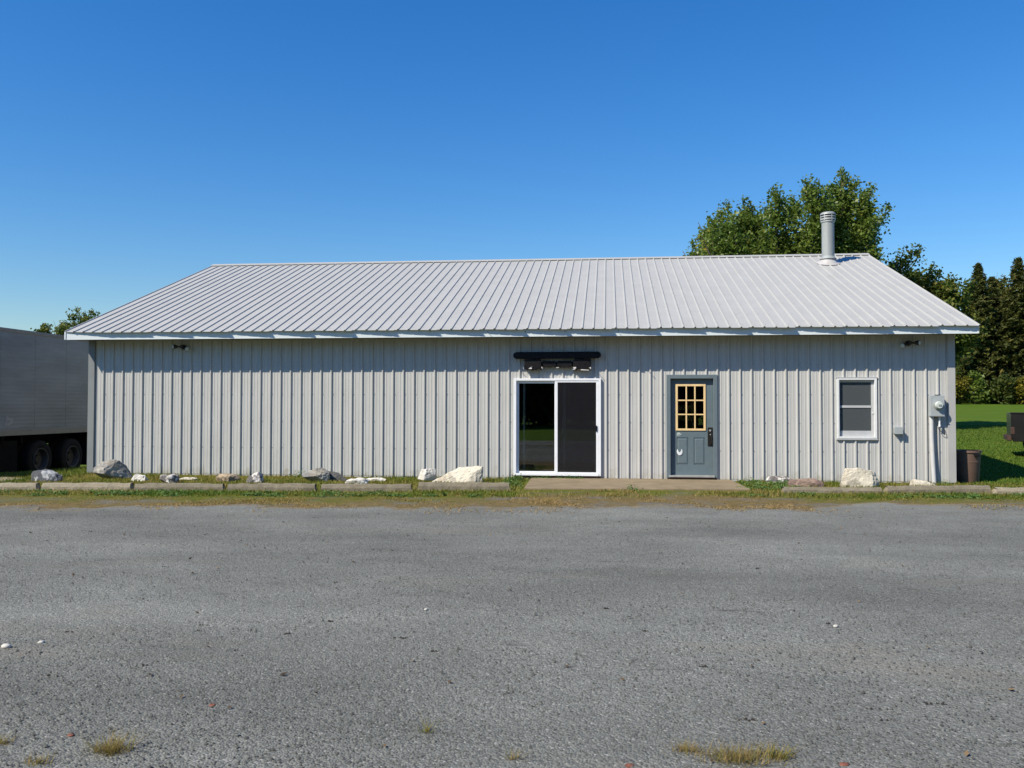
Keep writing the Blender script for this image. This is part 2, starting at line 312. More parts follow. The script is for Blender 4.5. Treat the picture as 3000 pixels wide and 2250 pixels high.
# ---------------------------------------------------------------- mesh helpers
class MB:
    def __init__(s): s.v = []; s.f = []
    def add(s, vs, fs):
        o = len(s.v); s.v += [tuple(q) for q in vs]; s.f += [tuple(i + o for i in q) for q in fs]; return s
    def box(s, x0, x1, y0, y1, z0, z1):
        return s.add([(x0, y0, z0), (x1, y0, z0), (x1, y1, z0), (x0, y1, z0), (x0, y0, z1), (x1, y0, z1), (x1, y1, z1), (x0, y1, z1)],
                     [(0, 3, 2, 1), (4, 5, 6, 7), (0, 1, 5, 4), (1, 2, 6, 5), (2, 3, 7, 6), (3, 0, 4, 7)])
    def prism(s, poly, a0, a1, axis='y'):
        n = len(poly); vs = []
        for a in (a0, a1):
            for p, q in poly:
                vs.append({'y': (p, a, q), 'x': (a, p, q), 'z': (p, q, a)}[axis])
        fs = [tuple(range(n)), tuple(range(2 * n - 1, n - 1, -1))]
        fs += [(i, i + n, (i + 1) % n + n, (i + 1) % n) for i in range(n)]
        return s.add(vs, fs)
    def cyl(s, p0, p1, r0, r1=None, n=12, caps=True):
        r1 = r0 if r1 is None else r1
        p0 = Vector(p0); p1 = Vector(p1); d = (p1 - p0).normalized()
        a = d.orthogonal().normalized(); b = d.cross(a); vs = []
        for p, r in ((p0, r0), (p1, r1)):
            for i in range(n):
                t = 2 * math.pi * i / n; vs.append(p + (a * math.cos(t) + b * math.sin(t)) * r)
        fs = [(i, (i + 1) % n, (i + 1) % n + n, i + n) for i in range(n)]
        if caps: fs += [tuple(range(n - 1, -1, -1)), tuple(range(n, 2 * n))]
        return s.add(vs, fs)
    def lathe(s, c, prof, n=24, axis='z', closed=False):
        vs = []; fs = []
        for r, h in prof:
            for i in range(n):
                t = 2 * math.pi * i / n; a, b = r * math.cos(t), r * math.sin(t)
                vs.append({'z': (c[0] + a, c[1] + b, c[2] + h), 'x': (c[0] + h, c[1] + a, c[2] + b), 'y': (c[0] + a, c[1] + h, c[2] + b)}[axis])
        k = len(prof)
        for j in range(k - 1 + (1 if closed else 0)):
            for i in range(n):
                a, b = j * n, ((j + 1) % k) * n
                fs.append((a + i, a + (i + 1) % n, b + (i + 1) % n, b + i))
        return s.add(vs, fs)
    def tube(s, pts, r, n=8):
        for a, b in zip(pts[:-1], pts[1:]): s.cyl(a, b, r, r, n)
        return s
    def build(s, name, mat, parent=None, origin=None, bevel=0.0, smooth=False, seg=2):
        if origin is None: origin = tuple(parent['_o']) if parent is not None else (0, 0, 0)
        ox, oy, oz = origin
        me = bpy.data.meshes.new(name)
        me.from_pydata([(x - ox, y - oy, z - oz) for x, y, z in s.v], [], s.f); me.update()
        o = bpy.data.objects.new(name, me); COL.objects.link(o)
        if mat is not None: me.materials.append(M[mat] if isinstance(mat, str) else mat)
        bm = bmesh.new(); bm.from_mesh(me); bmesh.ops.recalc_face_normals(bm, faces=bm.faces); bm.to_mesh(me); bm.free()
        if parent is not None: o.parent = parent
        else: o.location = origin
        ORG[o.name] = origin
        if bevel:
            b = o.modifiers.new('bevel', 'BEVEL'); b.width = bevel; b.segments = seg; b.limit_method = 'ANGLE'; b.angle_limit = R(35)
        if smooth:
            for p in me.polygons: p.use_smooth = True
            me.set_sharp_from_angle(angle=R(40))
        return o
ORG = {}
class P(dict): pass
def par(o):            # lets build() place parts relative to a thing's origin
    return o
def thing(name, loc, label, cat, group=None):
    o = bpy.data.objects.new(name, None); COL.objects.link(o); o.location = loc
    o.empty_display_size = 0.2; ORG[o.name] = tuple(loc); tag(o, label, cat, group); return o
def tag(o, label=None, cat=None, group=None, kind=None):
    if label: o['label'] = label
    if cat: o['category'] = cat
    if group: o['group'] = group
    if kind: o['kind'] = kind
    return o
def part(mb, name, mat, parent, **k):
    return mb.build(name, mat, None, ORG[parent.name], **k) if False else _part(mb, name, mat, parent, **k)
def _part(mb, name, mat, parent, **k):
    og = ORG[parent.name]
    o = mb.build(name, mat, None, og, **k)
    o.location = (0, 0, 0); o.parent = parent
    return o
def np_mesh(name, V, F, mat, tone=None, smooth=False):
    """V (n,3), F (m,k) numpy -> object"""
    me = bpy.data.meshes.new(name)
    V = np.asarray(V, dtype=np.float32); F = np.asarray(F, dtype=np.int32); k = F.shape[1]
    me.vertices.add(len(V)); me.vertices.foreach_set('co', V.ravel())
    me.loops.add(F.size); me.loops.foreach_set('vertex_index', F.ravel())
    me.polygons.add(len(F)); me.polygons.foreach_set('loop_start', np.arange(0, F.size, k, dtype=np.int32))
    me.polygons.foreach_set('loop_total', np.full(len(F), k, dtype=np.int32))
    if smooth: me.polygons.foreach_set('use_smooth', np.ones(len(F), dtype=bool))
    me.update(calc_edges=True); me.validate()
    if tone is not None:
        a = me.attributes.new('tone', 'FLOAT', 'POINT'); a.data.foreach_set('value', np.asarray(tone, dtype=np.float32))
    me.materials.append(M[mat] if isinstance(mat, str) else mat)
    o = bpy.data.objects.new(name, me); COL.objects.link(o); ORG[o.name] = (0, 0, 0)
    return o
def sstep(a, b, x):
    t = np.clip((x - a) / (b - a), 0, 1); return t * t * (3 - 2 * t)

# ---------------------------------------------------------------- terrain
def gz(x, y):
    x = np.asarray(x, float); y = np.asarray(y, float)
    z = -0.45 * sstep(0.9, 3.0, -x) * sstep(-1.2, 2.2, y) * (1 - 0.0 * x)
    z = z + 0.036 * np.clip(y - 8, 0, 60) * sstep(8, 16, y) * sstep(-12, 6, x) * (1 - sstep(60, 110, y) * 0.15)
    return z
def axis_vals(segs):
    out = []
    for a, b, n in segs: out += list(np.linspace(a, b, n, endpoint=False))
    return np.array(out + [segs[-1][1]])
gx = axis_vals([(-1500, -200, 8), (-200, -40, 16), (-40, -6, 24), (-6, 24, 90), (24, 60, 36), (60, 200, 20), (200, 1500, 8)])
gy = axis_vals([(-1500, -120, 8), (-120, -20, 30), (-20, 14, 90), (14, 90, 70), (90, 220, 16), (220, 1500, 8)])
XX, YY = np.meshgrid(gx, gy); ZZ = gz(XX, YY)
nx, ny = len(gx), len(gy)
idx = np.arange(nx * ny).reshape(ny, nx)
F = np.stack([idx[:-1, :-1].ravel(), idx[:-1, 1:].ravel(), idx[1:, 1:].ravel(), idx[1:, :-1].ravel()], 1)
g = np_mesh('ground', np.stack([XX.ravel(), YY.ravel(), ZZ.ravel()], 1), F, 'ground', smooth=True)
tag(g, 'grassy ground and mown lawn round the building', kind='structure')

EX = [-40, -6, 0, 2.1, 3.6, 4.4, 6.4, 8.5, 10.5, 12.6, 14.1, 15.8, 17.8, 22, 45]
EY = [-5.2, -5.4, -5.6, -5.8, -6.2, -5.75, -5.4, -5.45, -5.1, -4.65, -4.75, -3.9, -3.95, -3.6, -3.2]
def lot_edge(x):
    e = np.interp(x, EX, EY)
    f = np.array([noise.noise(Vector((float(q) * 0.8, 3.1, 0))) * 0.42 + noise.noise(Vector((float(q) * 2.9, 9.1, 0))) * 0.30 + noise.noise(Vector((float(q) * 9, 5, 0))) * 0.14 for q in np.atleast_1d(x)])
    return e + f
lx = axis_vals([(-40, -4, 40), (-4, 22, 420), (22, 45, 30)])
ed = lot_edge(lx)
ts = np.concatenate([np.linspace(0, 0.45, 8, endpoint=False), np.linspace(0.45, 1, 90)])
LX = np.repeat(lx[None], len(ts), 0); LY = -19.6 + (ed[None] + 19.6) * ts[:, None]
hz = np.array([[noise.noise(Vector((float(a) * 0.45, float(b) * 0.6, 1.7))) for a in lx] for b in np.linspace(-24, -4, len(ts))])
LZ = 0.008 + 0.010 * (hz + 0.6).clip(0, 2) * sstep(1.0, 0.9, ts)[:, None] 
n1, n2 = LX.shape
idx = np.arange(n1 * n2).reshape(n1, n2)
F = np.stack([idx[:-1, :-1].ravel(), idx[:-1, 1:].ravel(), idx[1:, 1:].ravel(), idx[1:, :-1].ravel()], 1)
lot = np_mesh('gravel_lot', np.stack([LX.ravel(), LY.ravel(), LZ.ravel()], 1), F, 'gravel', tone=(ed[None] - LY).ravel(), smooth=True)
tag(lot, 'grey compacted gravel parking lot in the foreground', kind='structure')

# ---------------------------------------------------------------- the building
L = 18.29
OX = 0.292; OY = 0.481; HF = 2.954; HT = 3.1153; RY = 6.5959; RZ = 5.7185
SL = (RZ - HT) / (RY + OY)
D = 2 * RY
B = thing('metal_building', (L / 2, RY, 0), 'long low pale grey ribbed metal building with shallow gable roof', 'building')
def roof_z(y):
    y = min(y, D - y)
    return HT + (y + OY) * SL
PW, PH0 = 0.2267, 0.313
RH = 0.030
def prof_points(x0, x1):
    """x breakpoints and outward heights of the ribbed sheet between x0 and x1"""
    pts = {}
    n = int((x0 - PH0) / PW) - 2
    while PH0 + n * PW < x1 + PW:
        c = PH0 + n * PW; n += 1
        for dx, h in ((-0.025, 0), (-0.011, RH), (0.011, RH), (0.025, 0)): pts[round(c + dx, 4)] = h
        for k in (1, 2):
            q = c + PW * k / 3
            for dx, h in ((-0.011, 0), (-0.005, 0.0045), (0.005, 0.0045), (0.011, 0)): pts[round(q + dx, 4)] = h
    xs = sorted(pts); hs = [pts[x] for x in xs]
    keep = [x for x in xs if x0 + 1e-4 < x < x1 - 1e-4]
    allx = [x0] + keep + [x1]
    return allx, [float(np.interp(x, xs, hs)) for x in allx]
def sheet(x0, x1, ztop, openings=(), z0=0.03):
    """ribbed sheet in local coords: x along, outward = -y"""
    mb = MB()
    allx, hs = prof_points(x0, x1)
    cuts = sorted(set([o[0] for o in openings] + [o[1] for o in openings]))
    extra = [c for c in cuts if x0 < c < x1]
    ax = sorted(set(allx + extra)); hh = [float(np.interp(x, allx, hs)) for x in ax]
    for (xa, ha), (xb, hb) in zip(zip(ax[:-1], hh[:-1]), zip(ax[1:], hh[1:])):
        if xb - xa < 1e-5: continue
        mid = (xa + xb) / 2; segs = [(z0, None)]
        for o in openings:
            if o[0] <= mid <= o[1]:
                new = []
                for s0, s1 in segs:
                    if s1 is None:
                        if o[2] > s0: new.append((s0, o[2]))
                        new.append((o[3], None))
                    else: new.append((s0, s1))
                segs = new
        for s0, s1 in segs:
            za = ztop(xa) if s1 is None else s1; zb = ztop(xb) if s1 is None else s1
            mb.add([(xa, -ha, s0), (xb, -hb, s0), (xb, -hb, zb), (xa, -ha, za)], [(0, 1, 2, 3)])
    return mb
OPEN = [(9.50, 11.30, -1, 2.09), (12.67, 13.665, -1, 2.165), (16.06, 16.805, 0.895, 2.09)]
edges = [0.0]
x = PH0 + PW * 3.5 + 0.02
while x < L - 0.3: edges.append(x); x += 4 * PW
edges.append(L)
for a, b in zip(edges[:-1], edges[1:]):
    part(sheet(a, b, lambda q: 3.24, [(o[0], o[1], max(o[2], 0.0) if o[2] > 0 else 0.0, o[3]) for o in OPEN]), 'wall_panel', 'wall', B)
# end walls and back wall, same sheets
def place_sheet(mb, kind):
    out = MB()
    for (x_, y_, z_) in mb.v:
        if kind == 'left': out.v.append((y_, D - x_, z_))
        elif kind == 'right': out.v.append((L - y_, x_, z_))
        else: out.v.append((L - x_, D - y_, z_))
    out.f = list(mb.f); return out
x = 0.0
while x < D - 0.05:
    b = min(x + 4 * PW, D)
    if D - b < 0.25: b = D
    for kd in ('left', 'right'):
        part(place_sheet(sheet(x, b, lambda q: roof_z(q) - 0.05, z0=-0.5), kd), 'wall_panel', 'wall', B)
    x = b
x = 0.0
while x < L - 0.05:
    b = min(x + 4 * PW, L)
    if L - b < 0.25: b = L
    part(place_sheet(sheet(x, b, lambda q: 3.24, z0=-0.5), 'back'), 'wall_panel', 'wall', B)
    x = b
# foundation, inner lining and floor
part(MB().box(0.05, L - 0.05, 0.06, D - 0.06, -0.6, 0.028), 'foundation', 'inner_floor', B)
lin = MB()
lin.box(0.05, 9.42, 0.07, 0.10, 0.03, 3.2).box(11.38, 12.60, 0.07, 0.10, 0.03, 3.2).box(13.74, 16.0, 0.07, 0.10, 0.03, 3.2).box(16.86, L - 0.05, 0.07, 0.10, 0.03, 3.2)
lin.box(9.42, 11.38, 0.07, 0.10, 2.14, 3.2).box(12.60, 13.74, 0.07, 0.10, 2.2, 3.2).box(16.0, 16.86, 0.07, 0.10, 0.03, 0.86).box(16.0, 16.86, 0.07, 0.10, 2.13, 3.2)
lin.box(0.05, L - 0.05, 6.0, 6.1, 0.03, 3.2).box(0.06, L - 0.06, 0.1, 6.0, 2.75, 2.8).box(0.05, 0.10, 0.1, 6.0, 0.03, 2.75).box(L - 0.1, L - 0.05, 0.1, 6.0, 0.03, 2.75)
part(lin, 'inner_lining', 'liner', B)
# corner trims
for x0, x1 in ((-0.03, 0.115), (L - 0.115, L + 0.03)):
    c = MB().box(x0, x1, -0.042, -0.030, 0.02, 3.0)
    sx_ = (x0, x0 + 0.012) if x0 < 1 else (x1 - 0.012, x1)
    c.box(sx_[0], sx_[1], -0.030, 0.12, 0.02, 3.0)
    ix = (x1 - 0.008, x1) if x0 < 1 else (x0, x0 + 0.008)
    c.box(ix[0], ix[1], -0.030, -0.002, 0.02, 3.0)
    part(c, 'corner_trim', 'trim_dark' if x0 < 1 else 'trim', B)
# base trim behind the sheets
part(MB().box(0.0, 9.45, 0.004, 0.02, 0.0, 0.09).box(11.36, 12.62, 0.004, 0.02, 0.0, 0.09).box(13.71, L, 0.004, 0.02, 0.0, 0.09), 'base_trim', 'grey_frame', B)
# soffit
part(MB().box(-OX + 0.03, L + OX - 0.03, -OY + 0.03, -0.005, HF + 0.012, HF + 0.03), 'soffit', 'soffit', B)
part(MB().box(-OX + 0.03, L + OX - 0.03, D + 0.005, D + OY - 0.03, HF + 0.012, HF + 0.03), 'soffit', 'soffit', B)
# fascia lengths
rnd = random.Random(4)
fx = [-OX, 2.72, 5.77, 8.83, 11.88, 14.93, L + OX]
for k, (a, b) in enumerate(zip(fx[:-1], fx[1:])):
    dy = 0.0015 * (k % 2)
    fmb = MB().box(a + 0.001, b - 0.001, -OY - 0.006 - dy, -OY + 0.012, HF + 0.004 * (k % 2), HT - 0.004)
    fmb.box(a + 0.001, b - 0.001, -OY - 0.010 - dy, -OY + 0.05, HF - 0.008, HF + 0.004 * (k % 2) - 0.0005)
    fo = part(fmb, 'fascia', 'fascia', B)
    for nx_, nl, nz_ in ((9.01, 0.147, 3.03), (9.78, 0.13, 3.03), (10.59, 0.21, 3.03), (11.66, 0.176, 3.03)):
        if a <= nx_ < b:
            nb = MB().cyl((nx_, -OY, nz_), (nx_ + 0.004, -OY - nl, nz_ + 0.012), 0.005, 0.005, 6)
            nb.cyl((nx_ + 0.004, -OY - nl, nz_ + 0.012), (nx_ + 0.004, -OY - nl - 0.005, nz_ + 0.012), 0.010, 0.010, 8)
            part(nb, 'nail', 'dark_metal', fo)
part(MB().box(-OX, L + OX, D + OY - 0.012, D + OY + 0.006, HF, HT - 0.004), 'fascia', 'fascia', B)
# rake boards
for x0, x1 in ((-OX - 0.012, -OX + 0.02), (L + OX - 0.02, L + OX + 0.012)):
    for s in (0, 1):
        f_ = (lambda y: y) if s == 0 else (lambda y: D - y)
        ya, yb = -OY - 0.02, RY
        za, zb = HT + (ya + OY) * SL, RZ
        mb = MB()
        vs = []
        for xx in (x0, x1):
            for yy, zz in ((ya, za - 0.160), (yb, zb - 0.160), (yb, zb + 0.004), (ya, za + 0.004)):
                vs.append((xx, f_(yy) + (0.002 if s else 0), zz))
        mb.add(vs, [(0, 1, 2, 3), (7, 6, 5, 4), (0, 4, 5, 1), (1, 5, 6, 2), (2, 6, 7, 3), (3, 7, 4, 0)])
        part(mb, 'rake_board', 'fascia', B)
# roof panels (four ribs each); the lower edge of each panel is cut a little askew
RP, RPH = 0.2246, -0.064
uvec = np.array([0, 1, SL]) / math.hypot(1, SL); nvec = np.array([0, -SL, 1]) / math.hypot(1, SL)
base = np.array([0, -OY, HT + 0.006])
LEN = math.hypot(RY + OY, RZ - HT)
bounds = [-OX - 0.002]
x = 10.634 - 0.898 * 11
while x < L: bounds.append(x); x += 0.898
bounds.append(L + OX + 0.002)
rnd = random.Random(11)
for k, (a, b) in enumerate(zip(bounds[:-1], bounds[1:])):
    pts = {}
    n = -3
    while RPH + n * RP < L + 1:
        c = RPH + n * RP; n += 1
        for dx, h in ((-0.024, 0), (-0.010, 0.022), (0.010, 0.022), (0.024, 0)): pts[c + dx] = h
    xs = sorted(pts); hs = [pts[q] for q in xs]
    ax = [a] + [q for q in xs if a < q < b] + [b]
    hh = [float(np.interp(q, xs, hs)) for q in ax]
    o0 = 0.070 + rnd.uniform(-0.008, 0.010); o1 = o0 + (0.042 + rnd.uniform(-0.008, 0.010)) * (b - a) / 0.9
    if k < 2: o0, o1 = 0.088, 0.094
    if k == 0: o0 = 0.03
    tilt = rnd.uniform(-0.0012, 0.0012)
    for back in (0, 1):
        mb = MB(); vs = []; fs = []
        for q, h in zip(ax, hh):
            ov = o0 + (o1 - o0) * (q - a) / (b - a)
            for s_, dn in ((-ov, 0.0), (LEN, 0.0), (-ov, -0.004)):
                pnt = base + uvec * s_ + nvec * (h + dn + 0.003 + tilt * (q - a))
                vs.append((q, float(pnt[1]), float(pnt[2])))
        for i in range(len(ax) - 1):
            fs.append((3 * i, 3 * i + 3, 3 * i + 4, 3 * i + 1)); fs.append((3 * i + 2, 3 * i + 5, 3 * i + 3, 3 * i))
        if back: vs = [(q, D - y_, z_) for q, y_, z_ in vs]
        mb.add(vs, fs); part(mb, 'roof_panel', 'roof', B)
# dark foam closures in the rib ends
cl = MB(); n = 0
while RPH + n * RP < L + OX - 0.03:
    c = RPH + n * RP; n += 1
    if c < -OX + 0.03: continue
    p0 = base + uvec * (-0.045); 
    cl.box(c - 0.018, c + 0.018, float(p0[1]) - 0.012, float(p0[1]) + 0.03, float(p0[2]) + 0.001, float(p0[2]) + 0.018)
tag(part(cl, 'rib_closure', 'black', B), kind='stuff')
# deck under the sheets keeps light out
part(MB().add([(-OX + 0.03, -OY + 0.02, HT - 0.03), (L + OX - 0.03, -OY + 0.02, HT - 0.03), (L + OX - 0.03, RY, RZ - 0.03), (-OX + 0.03, RY, RZ - 0.03), (-OX + 0.03, D + OY - 0.02, HT - 0.03), (L + OX - 0.03, D + OY - 0.02, HT - 0.03)],
              [(0, 1, 2, 3), (3, 2, 5, 4)]), 'roof_deck', 'soffit', B)
# ridge cap
rc = MB()
yy0, yy1 = RY - 0.16, RY + 0.16
zc = lambda d: RZ + 0.044 - d * SL
rc.prism([(RY - 0.17, zc(0.17)), (RY, zc(0) + 0.004), (RY + 0.17, zc(0.17)), (RY + 0.17, zc(0.17) - 0.012), (RY, zc(0) - 0.008), (RY - 0.17, zc(0.17) - 0.012)], -OX - 0.02, L + OX + 0.02, 'x')
part(rc, 'ridge_cap', 'roof', B)
# screws
sc = MB()
for zz in (0.62, 1.19, 1.77, 2.38, 2.75):
    n = 0
    while PH0 + n * PW < L - 0.2:
        c = PH0 + n * PW + 0.045; n += 1
        if any(o[0] - 0.03 < c < o[1] + 0.03 and o[2] - 0.04 < zz < o[3] + 0.04 for o in OPEN): continue
        sc.box(c - 0.006, c + 0.006, -0.010, 0.0, zz - 0.006, zz + 0.006)
tag(part(sc, 'wall_screws', 'trim_dark', B), kind='stuff')
sc = MB()
for s_ in (0.10, 0.95, 1.85, 2.75, 3.65, 4.55, 5.45, 6.35, 7.2):
    n = 1
    while RPH + n * RP < L + 0.2:
        c = RPH + n * RP + 0.05; n += 1
        p_ = base + uvec * s_ + nvec * 0.006
        sc.box(c - 0.007, c + 0.007, p_[1] - 0.007, p_[1] + 0.007, p_[2] - 0.004, p_[2] + 0.008)
tag(part(sc, 'roof_screws', 'grey_frame', B), kind='stuff')

# ---- sliding glass door
sdr = MB()
x0, x1, z0, z1 = 9.49, 11.312, 0.075, 2.102
sdr.box(x0, x0 + 0.055, -0.062, 0.06, z0, z1).box(x1 - 0.05, x1, -0.062, 0.06, z0, z1)
sdr.box(x0 + 0.055, x1 - 0.05, -0.062, 0.06, z1 - 0.048, z1).box(x0 + 0.055, x1 - 0.05, -0.075, 0.06, z0, z0 + 0.045)
SD = part(sdr, 'sliding_door', 'white_vinyl', B, bevel=0.004)
ORG[SD.name] = ORG[B.name]
lf = MB()
lf.box(x0 + 0.056, 9.577 + 0.02, -0.004, 0.035, z0 + 0.046, z1 - 0.049).box(10.345, 10.43, -0.003, 0.035, z0 + 0.046, z1 - 0.049)
lf.box(9.598, 10.344, -0.004, 0.035, 2.0, z1 - 0.049).box(9.598, 10.344, -0.004, 0.035, z0 + 0.046, 0.160)
part(lf, 'fixed_panel', 'white_vinyl', SD, bevel=0.003)
part(MB().box(9.59, 10.35, 0.012, 0.018, 0.155, 2.005), 'pane', 'glass', SD)
rf = MB()
rf.box(10.352, 10.412, -0.052, -0.012, z0 + 0.047, z1 - 0.05).box(11.212, x1 - 0.052, -0.052, -0.012, z0 + 0.047, z1 - 0.05)
rf.box(10.413, 11.211, -0.052, -0.012, 2.018, z1 - 0.05).box(10.413, 11.211, -0.052, -0.012, z0 + 0.047, 0.150)
part(rf, 'sliding_panel', 'white_vinyl', SD, bevel=0.003)
part(MB().box(10.40, 11.225, -0.034, -0.028, 0.145, 2.025), 'pane', 'glass', SD)
part(MB().add([(10.40, -0.045, 0.145), (11.225, -0.045, 0.145), (11.225, -0.045, 2.025), (10.40, -0.045, 2.025)], [(0, 1, 2, 3)]), 'insect_screen', 'screen', SD)
part(MB().box(11.205, 11.232, -0.072, -0.053, 1.00, 1.12).box(11.20, 11.215, -0.080, -0.065, 1.02, 1.10), 'handle', 'black_plastic', SD, bevel=0.003)
part(MB().box(9.665, 9.712, 0.16, 0.20, 0.06, 2.08), 'inner_stile', 'white_frame', SD, bevel=0.004)
part(MB().box(10.515, 10.572, 0.14, 0.18, 0.06, 2.08).box(10.50, 10.53, 0.12, 0.139, 0.95, 1.2), 'inner_stile', 'white_frame', SD, bevel=0.004)
part(MB().box(9.50, 11.30, -0.03, 0.06, 0.0, 0.073), 'sill_board', 'soil', SD)

# ---- entry door
ed_ = MB()
ed_.box(12.655, 12.735, -0.05, 0.10, 0.06, 2.175).box(13.602, 13.68, -0.05, 0.10, 0.06, 2.175).box(12.735, 13.602, -0.05, 0.10, 2.095, 2.175)
ED = part(ed_, 'entry_door', 'door_trim', B, bevel=0.004); ORG[ED.name] = ORG[B.name]
dx0, dx1, dz0, dz1 = 12.738, 13.599, 0.112, 2.092
yf, yb = 0.045, 0.085
sl = MB()
gx0, gx1, gz0, gz1 = 12.846, 13.454, 1.024, 1.981
sl.box(dx0, gx0 + 0.02, yf, yb, dz0, dz1).box(gx1 - 0.02, dx1, yf, yb, dz0, dz1).box(gx0 + 0.02, gx1 - 0.02, yf, yb, gz1 - 0.02, dz1)
sl.box(gx0 + 0.02, gx1 - 0.02, yf, yb, 0.88, gz0 + 0.02).box(gx0 + 0.02, gx1 - 0.02, yf, yb, dz0, 0.325).box(gx0 + 0.02, gx1 - 0.02, yf + 0.016, yb, 0.325, 0.88)
sl.box(13.10, 13.213, yf, yf + 0.016, 0.325, 0.88)
part(sl, 'door_leaf', 'door', ED)
for a, b in ((12.866, 13.10), (13.213, 13.434)):
    i = 0.035
    mb = MB(); vs = [(a + 0.004, yf + 0.0155, 0.329), (b - 0.004, yf + 0.0155, 0.329), (b - 0.004, yf + 0.0155, 0.876), (a + 0.004, yf + 0.0155, 0.876),
                     (a + i, yf + 0.003, 0.329 + i), (b - i, yf + 0.003, 0.329 + i), (b - i, yf + 0.003, 0.876 - i), (a + i, yf + 0.003, 0.876 - i)]
    mb.add(vs, [(4, 5, 6, 7), (0, 1, 5, 4), (1, 2, 6, 5), (2, 3, 7, 6), (3, 0, 4, 7)])
    part(mb, 'door_panel', 'door', ED)
wf = MB(); fw_ = 0.042
wf.box(gx0, gx0 + fw_, yf - 0.018, yf - 0.0005, gz0, gz1).box(gx1 - fw_, gx1, yf - 0.018, yf - 0.0005, gz0, gz1)
wf.box(gx0 + fw_, gx1 - fw_, yf - 0.018, yf - 0.0005, gz0, gz0 + fw_).box(gx0 + fw_, gx1 - fw_, yf - 0.018, yf - 0.0005, gz1 - fw_, gz1)
part(wf, 'glazing_frame', 'pine', ED, bevel=0.003)
iw = (gx1 - gx0 - 2 * fw_); ih = gz1 - gz0 - 2 * fw_; mw = 0.026
for k in (1, 2):
    c = gx0 + fw_ + iw * k / 3
    part(MB().box(c - mw / 2, c + mw / 2, yf - 0.015, yf + 0.004, gz0 + fw_, gz1 - fw_), 'muntin', 'pine', ED, bevel=0.002)
    c = gz0 + fw_ + ih * k / 3
    part(MB().box(gx0 + fw_, gx1 - fw_, yf - 0.012, yf + 0.003, c - mw / 2, c + mw / 2), 'muntin', 'pine', ED, bevel=0.002)
for i in range(3):
    for j in range(3):
        a = gx0 + fw_ + iw * i / 3; c = gz0 + fw_ + ih * j / 3
        part(MB().box(a + 0.01, a + iw / 3 - 0.01, yf + 0.006, yf + 0.010, c + 0.01, c + ih / 3 - 0.01), 'pane', 'glass', ED)
part(MB().box(13.492, 13.590, yf - 0.014, yf - 0.0005, 0.71, 1.091), 'lock_plate', 'dark_metal', ED, bevel=0.005)
lv = MB().cyl((13.54, yf - 0.014, 0.93), (13.54, yf - 0.06, 0.93), 0.014, n=10).tube([(13.54, yf - 0.06, 0.93), (13.56, yf - 0.072, 0.90), (13.575, yf - 0.070, 0.82), (13.56, yf - 0.05, 0.76), (13.545, yf - 0.014, 0.74)], 0.010)
part(MB().cyl((13.54, yf - 0.014, 1.03), (13.54, yf - 0.024, 1.03), 0.022, n=12), 'lock_cylinder', 'alu', ED)
part(lv, 'pull_handle', 'dark_metal', ED, smooth=True)
part(MB().cyl((13.540, yf - 0.062, 0.948), (13.540, yf - 0.070, 0.948), 0.012, n=10), 'thumb_latch', 'alu', ED)
part(MB().box(12.70, 13.625, -0.075, 0.10, 0.072, 0.110), 'threshold', 'alu', ED, bevel=0.004)
part(MB().box(12.68, 13.66, -0.03, 0.10, 0.0, 0.071), 'sill_board', 'soil', ED)
# white crescent and torn sticker on the leaf
cr = MB(); outer = []; inner = []
for k in range(15):
    t = R(150 + 245 * k / 14)
    wd = 0.044 * math.sin(math.pi * (k + 0.6) / 15.2) + 0.004
    cx_, cz_ = 12.925 + 0.052 * math.cos(t) * 0.95, 0.60 + 0.072 * math.sin(t)
    outer.append((12.925 + (0.052 + wd * 0.2) * math.cos(t), 0.60 + (0.075 + wd * 0.2) * math.sin(t)))
    inner.append((12.925 + (0.052 - wd) * math.cos(t), 0.60 + (0.075 - wd) * math.sin(t)))
vs = [(a, yf - 0.010, b) for a, b in outer] + [(a, yf - 0.014, b) for a, b in inner] + [(a, yf + 0.001, b) for a, b in outer] + [(a, yf + 0.001, b) for a, b in inner]
n = 15; fs = []
for k in range(n - 1):
    fs += [(k, k + 1, n + k + 1, n + k), (k, 2 * n + k, 2 * n + k + 1, k + 1), (n + k, n + k + 1, 3 * n + k + 1, 3 * n + k)]
cr.add(vs, fs)
tag(part(cr, 'crescent_plate', 'white_vinyl', ED), 'white crescent shaped plate on the lower left door panel')
st = MB(); rnd = random.Random(8)
for k in range(22):
    a = 12.875 + rnd.random() * 0.085; c = 0.915 + rnd.random() * 0.07; s_ = rnd.uniform(0.006, 0.016)
    st.add([(a - s_, yf - 0.0012 - k * 2e-5, c - s_ * 0.6), (a + s_ * rnd.uniform(0.5, 1.2), yf - 0.0012 - k * 2e-5, c - s_ * 0.5), (a + s_ * 0.8, yf - 0.0012 - k * 2e-5, c + s_ * 0.7), (a - s_ * 0.8, yf - 0.0012 - k * 2e-5, c + s_ * 0.5)], [(0, 1, 2, 3)])
part(st, 'torn_sticker', 'lamp_glass', ED)

